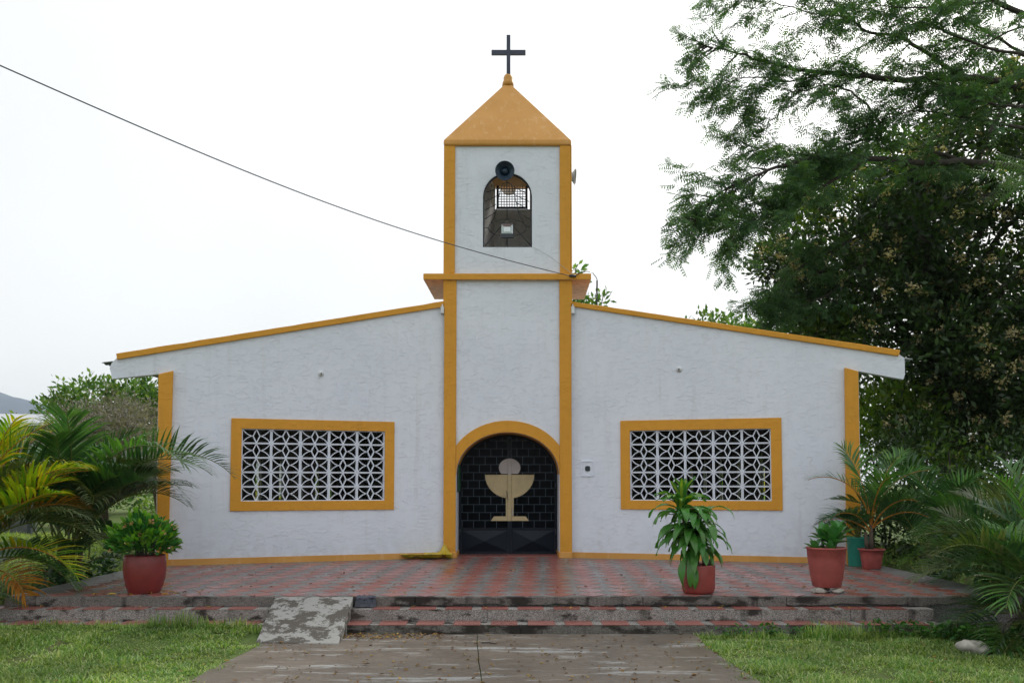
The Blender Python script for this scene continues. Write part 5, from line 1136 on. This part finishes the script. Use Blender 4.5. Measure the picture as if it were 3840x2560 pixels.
# near bright spray at right edge
P0 = at_y(3990, 610, 12.5); P1_ = at_y(3790, 660, 12.3); pts3 = []; dir3 = []
m = MB(); m.tube([ft0+Vector((-.6, -.3, 8)), at_y(4300, 500, 15), P0, P1_], [.06, .04, .015, .006], 6); m.out('bough', DBARK, ft)
for k in range(46):
    a = P0.lerp(P1_, rr.random()); d = Vector((-rr.uniform(.4, 1), rr.gauss(0, .3), rr.uniform(-1.0, .3))).normalized(); pts3.append(tuple(a+Vector((rr.gauss(0, .08), rr.gauss(0, .1), rr.gauss(0, .05))))); dir3.append(tuple(d))
scatter('near_leaves', spray(13, .52, .10, .012)[0], spray(13, .52, .10, .012)[1], frames(np.array(dir3), (0, -.6, 1), rng.normal(0, .4, 46))*rng.uniform(.8, 1.2, 46)[:, None, None], np.array(pts3), L_ACAB, ft, 'stuff')
# ------------------------------------------------------------------ lawn
def blades(name, n, sampler, lmin, lmax, wd, mat, lean=.9, zf=hground, label=None):
    P = sampler(n); N = len(P); a = rng.uniform(0, 2*np.pi, N); L = rng.uniform(lmin, lmax, N)*np.array([1+1.1*noise.noise(Vector((a_*1.7, b_*1.7, 9)))+.7*noise.noise(Vector((a_*6, b_*6, 2))) for a_, b_, _c in P]).clip(.35, 1.9); ln = np.clip(np.abs(rng.normal(lean, .35, N)), 0, 1.42)
    dx, dy = np.cos(a), np.sin(a); up = np.cos(ln); ho = np.sin(ln)
    b = P; t1 = b+np.stack([dx*ho*L*.5, dy*ho*L*.5, up*L*.6], -1); t2 = b+np.stack([dx*ho*L*1.1, dy*ho*L*1.1, up*L*.85], -1)
    s = np.stack([-dy, dx, np.zeros(N)], -1)*wd*rng.uniform(.6, 1.3, N)[:, None]
    V = np.stack([b-s, b+s, t1+s*.8, t1-s*.8, t2], 1).reshape(-1, 3); k = (np.arange(N)*5)[:, None]
    Fq = np.concatenate([k+np.array([[0, 1, 2]]), k+np.array([[0, 2, 3]]), k+np.array([[3, 2, 4]])], 1).reshape(-1, 3)
    o = mk(name, V, Fq, mat, None, kind='stuff'); tag(o, label, 'grass'); return o
def samp(x0, x1, y0, y1, clump=.5, excl=None, fill=lambda x, y: True):
    def f(n):
        X = rng.uniform(x0, x1, n*2); Y = rng.uniform(y0, y1, n*2)
        keep = [i for i in range(len(X)) if fill(X[i], Y[i]) and (noise.noise(Vector((X[i]*2.6, Y[i]*2.6, 3)))+noise.noise(Vector((X[i]*9, Y[i]*9, 1)))*.6 > -.20-.4*rng.random())][:n]
        return np.stack([X[keep], Y[keep], np.array([hground(X[i], Y[i]) for i in keep])-.004], -1)
    return f
ragL = lambda x, y: x < PX0+.09+.20*noise.noise(Vector((y*2.2, 0, 0)))+rng.normal(0, .075) and not (-2.98 < x < -1.9 and y > 9.75)
ragR = lambda x, y: x > PX1-.05+.20*noise.noise(Vector((y*2.2, 5, 0)))+rng.normal(0, .075)
blades('lawn_grass', 80000, samp(-7.0, -2.7, 7.2, 10.42, fill=ragL), .025, .075, .0052, GRASS, 1.05, label='cut green grass of the left front lawn')
blades('lawn_grass', 80000, samp(2.0, 7.0, 7.2, 10.40, fill=ragR), .025, .075, .0052, GRASS, 1.05, label='cut green grass of the right front lawn')
blades('tall_grass', 2600, samp(-7.2, -2.8, 10.22, 10.46), .06, .17, .004, GRASS, .5, label='longer grass along the foot of the left steps')
blades('tall_grass', 3500, samp(2.1, 5.6, 10.22, 10.46), .06, .18, .004, GRASS, .5, label='longer grass along the foot of the right steps')
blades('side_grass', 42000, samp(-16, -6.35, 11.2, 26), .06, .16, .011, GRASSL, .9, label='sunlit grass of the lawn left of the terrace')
blades('side_grass', 12000, samp(6.4, 13, 11.0, 22), .06, .16, .011, GRASS, .9, label='shaded grass right of the terrace')
# herbs at the step foot
def herbs(name, spots, n, size, mat, label, h=.12):
    e = empty(name, spots[0], label, 'weeds'); P = []; Dd = []
    for s in spots:
        for _ in range(n): P.append((s[0]+random.gauss(0, .10), s[1]+random.gauss(0, .05), s[2]+random.uniform(0.0, h))); Dd.append((random.gauss(0, 1), random.gauss(0, 1), random.uniform(.1, .8)))
    P, Dd = np.array(P), np.array(Dd); leafscatter('foliage', ovate(size, size*.55), P, Dd, rng.uniform(.6, 1.3, len(P)), mat, e, 'stuff')
herbs('weeds', [(2.6, 10.36, 0), (2.95, 10.38, .02), (3.3, 10.35, .0)], 60, .06, HERB, 'leafy green weeds at the foot of the right steps near the path')
herbs('weeds', [(4.2, 10.33, 0), (4.45, 10.3, .0), (4.7, 10.3, 0), (4.95, 10.2, 0), (5.2, 10.05, 0), (5.0, 9.9, 0), (5.35, 9.8, 0)], 90, .065, HERB, 'ferny weeds between the right steps and the foreground palm', .18)
herbs('weeds', [(-5.9, 10.40, .02), (-5.2, 10.42, .0)], 40, .045, HERB, 'small weeds beside the flat stone at the left steps', .08)
herbs('ground_plants', [(-6.45, 14.2, .28), (-6.5, 13.6, .28), (-6.6, 13.0, .28), (-6.7, 14.8, .28)], 110, .10, L_PALMD, 'dark low leaves under the left palm at the terrace edge', .3)
herbs('ground_plants', [(6.6+.35*(k%4), 11.3+.32*k, .25) for k in range(12)], 150, .13, L_PALMD, 'dark broad leaves crowding the right end of the terrace', .75)
herbs('fern', [(.52, YF-.01, z1+.01), (.66, YF-.01, z1+.01)], 5, .035, HERB, 'tiny green sprout in the broken joint under the terrace edge', .03)
# litter
def litter(name, n, x0, x1, y0, y1, z, label, size=.03, cat='leaves'):
    X = rng.uniform(x0, x1, n); Y = rng.uniform(y0, y1, n); P = np.stack([X, Y, np.full(n, z)+rng.uniform(.001, .006, n)], -1); Dd = np.stack([rng.normal(size=n), rng.normal(size=n), rng.normal(0, .12, n)], -1)
    o = leafscatter(name, ovate(size, size*.45, .15), P, Dd, rng.uniform(.4, 1.3, n), LITTER, None, 'stuff', .3); tag(o, label, cat)
litter('fallen_leaves', 420, PX0, PX1, 7.3, 10.4, .028, 'small fallen yellow and brown leaves on the concrete path', .045)
litter('fallen_leaves', 170, -1.95, -.8, 10.15, 10.46, .03, 'brown leaf litter heaped beside the foot of the ramp', .05)
litter('fallen_leaves', 330, -6, 5.6, YF+.05, 15.2, ZT+.006, 'small fallen leaves on the tiled terrace', .045)
litter('fallen_leaves', 70, -6, 5, Y1+.03, YF-.02, z1+.006, 'fallen leaves lying on the upper step', .05)
litter('fallen_leaves', 300, -7, 6, 7.3, 10.2, .03, 'dry leaves scattered on the front lawns', .04)
litter('fallen_leaves', 16, pA.x-.5, pA.x+.75, YF+.05, YF+.4, ZT+.01, 'curled dry leaves around the dark red pot', .10)
# roadside twig on the path
m = MB(); a = on_z(1805, 2408, .03); b = on_z(1862, 2412, .03); m.tube([a, a.lerp(b, .5)+Vector((0, .01, .006)), b], .006, 5); tag(m.out('twig', DBARK), 'short dark twig lying on the path by the centre joint', 'twig')
# ------------------------------------------------------------------ air
HAZE = True
if HAZE:
    q = NM('air'); v = q.n('ShaderNodeVolumePrincipled'); v.inputs['Color'].default_value = (.84, .93, 1.0, 1); v.inputs['Density'].default_value = .00015; v.inputs['Anisotropy'].default_value = .2
    q.L(v.outputs[0], q.out.inputs['Volume'])
    m = MB(); m.box(-7000, 7000, -3500, 10000, -3, 620); m.out('haze', q.m, None, kind='stuff')
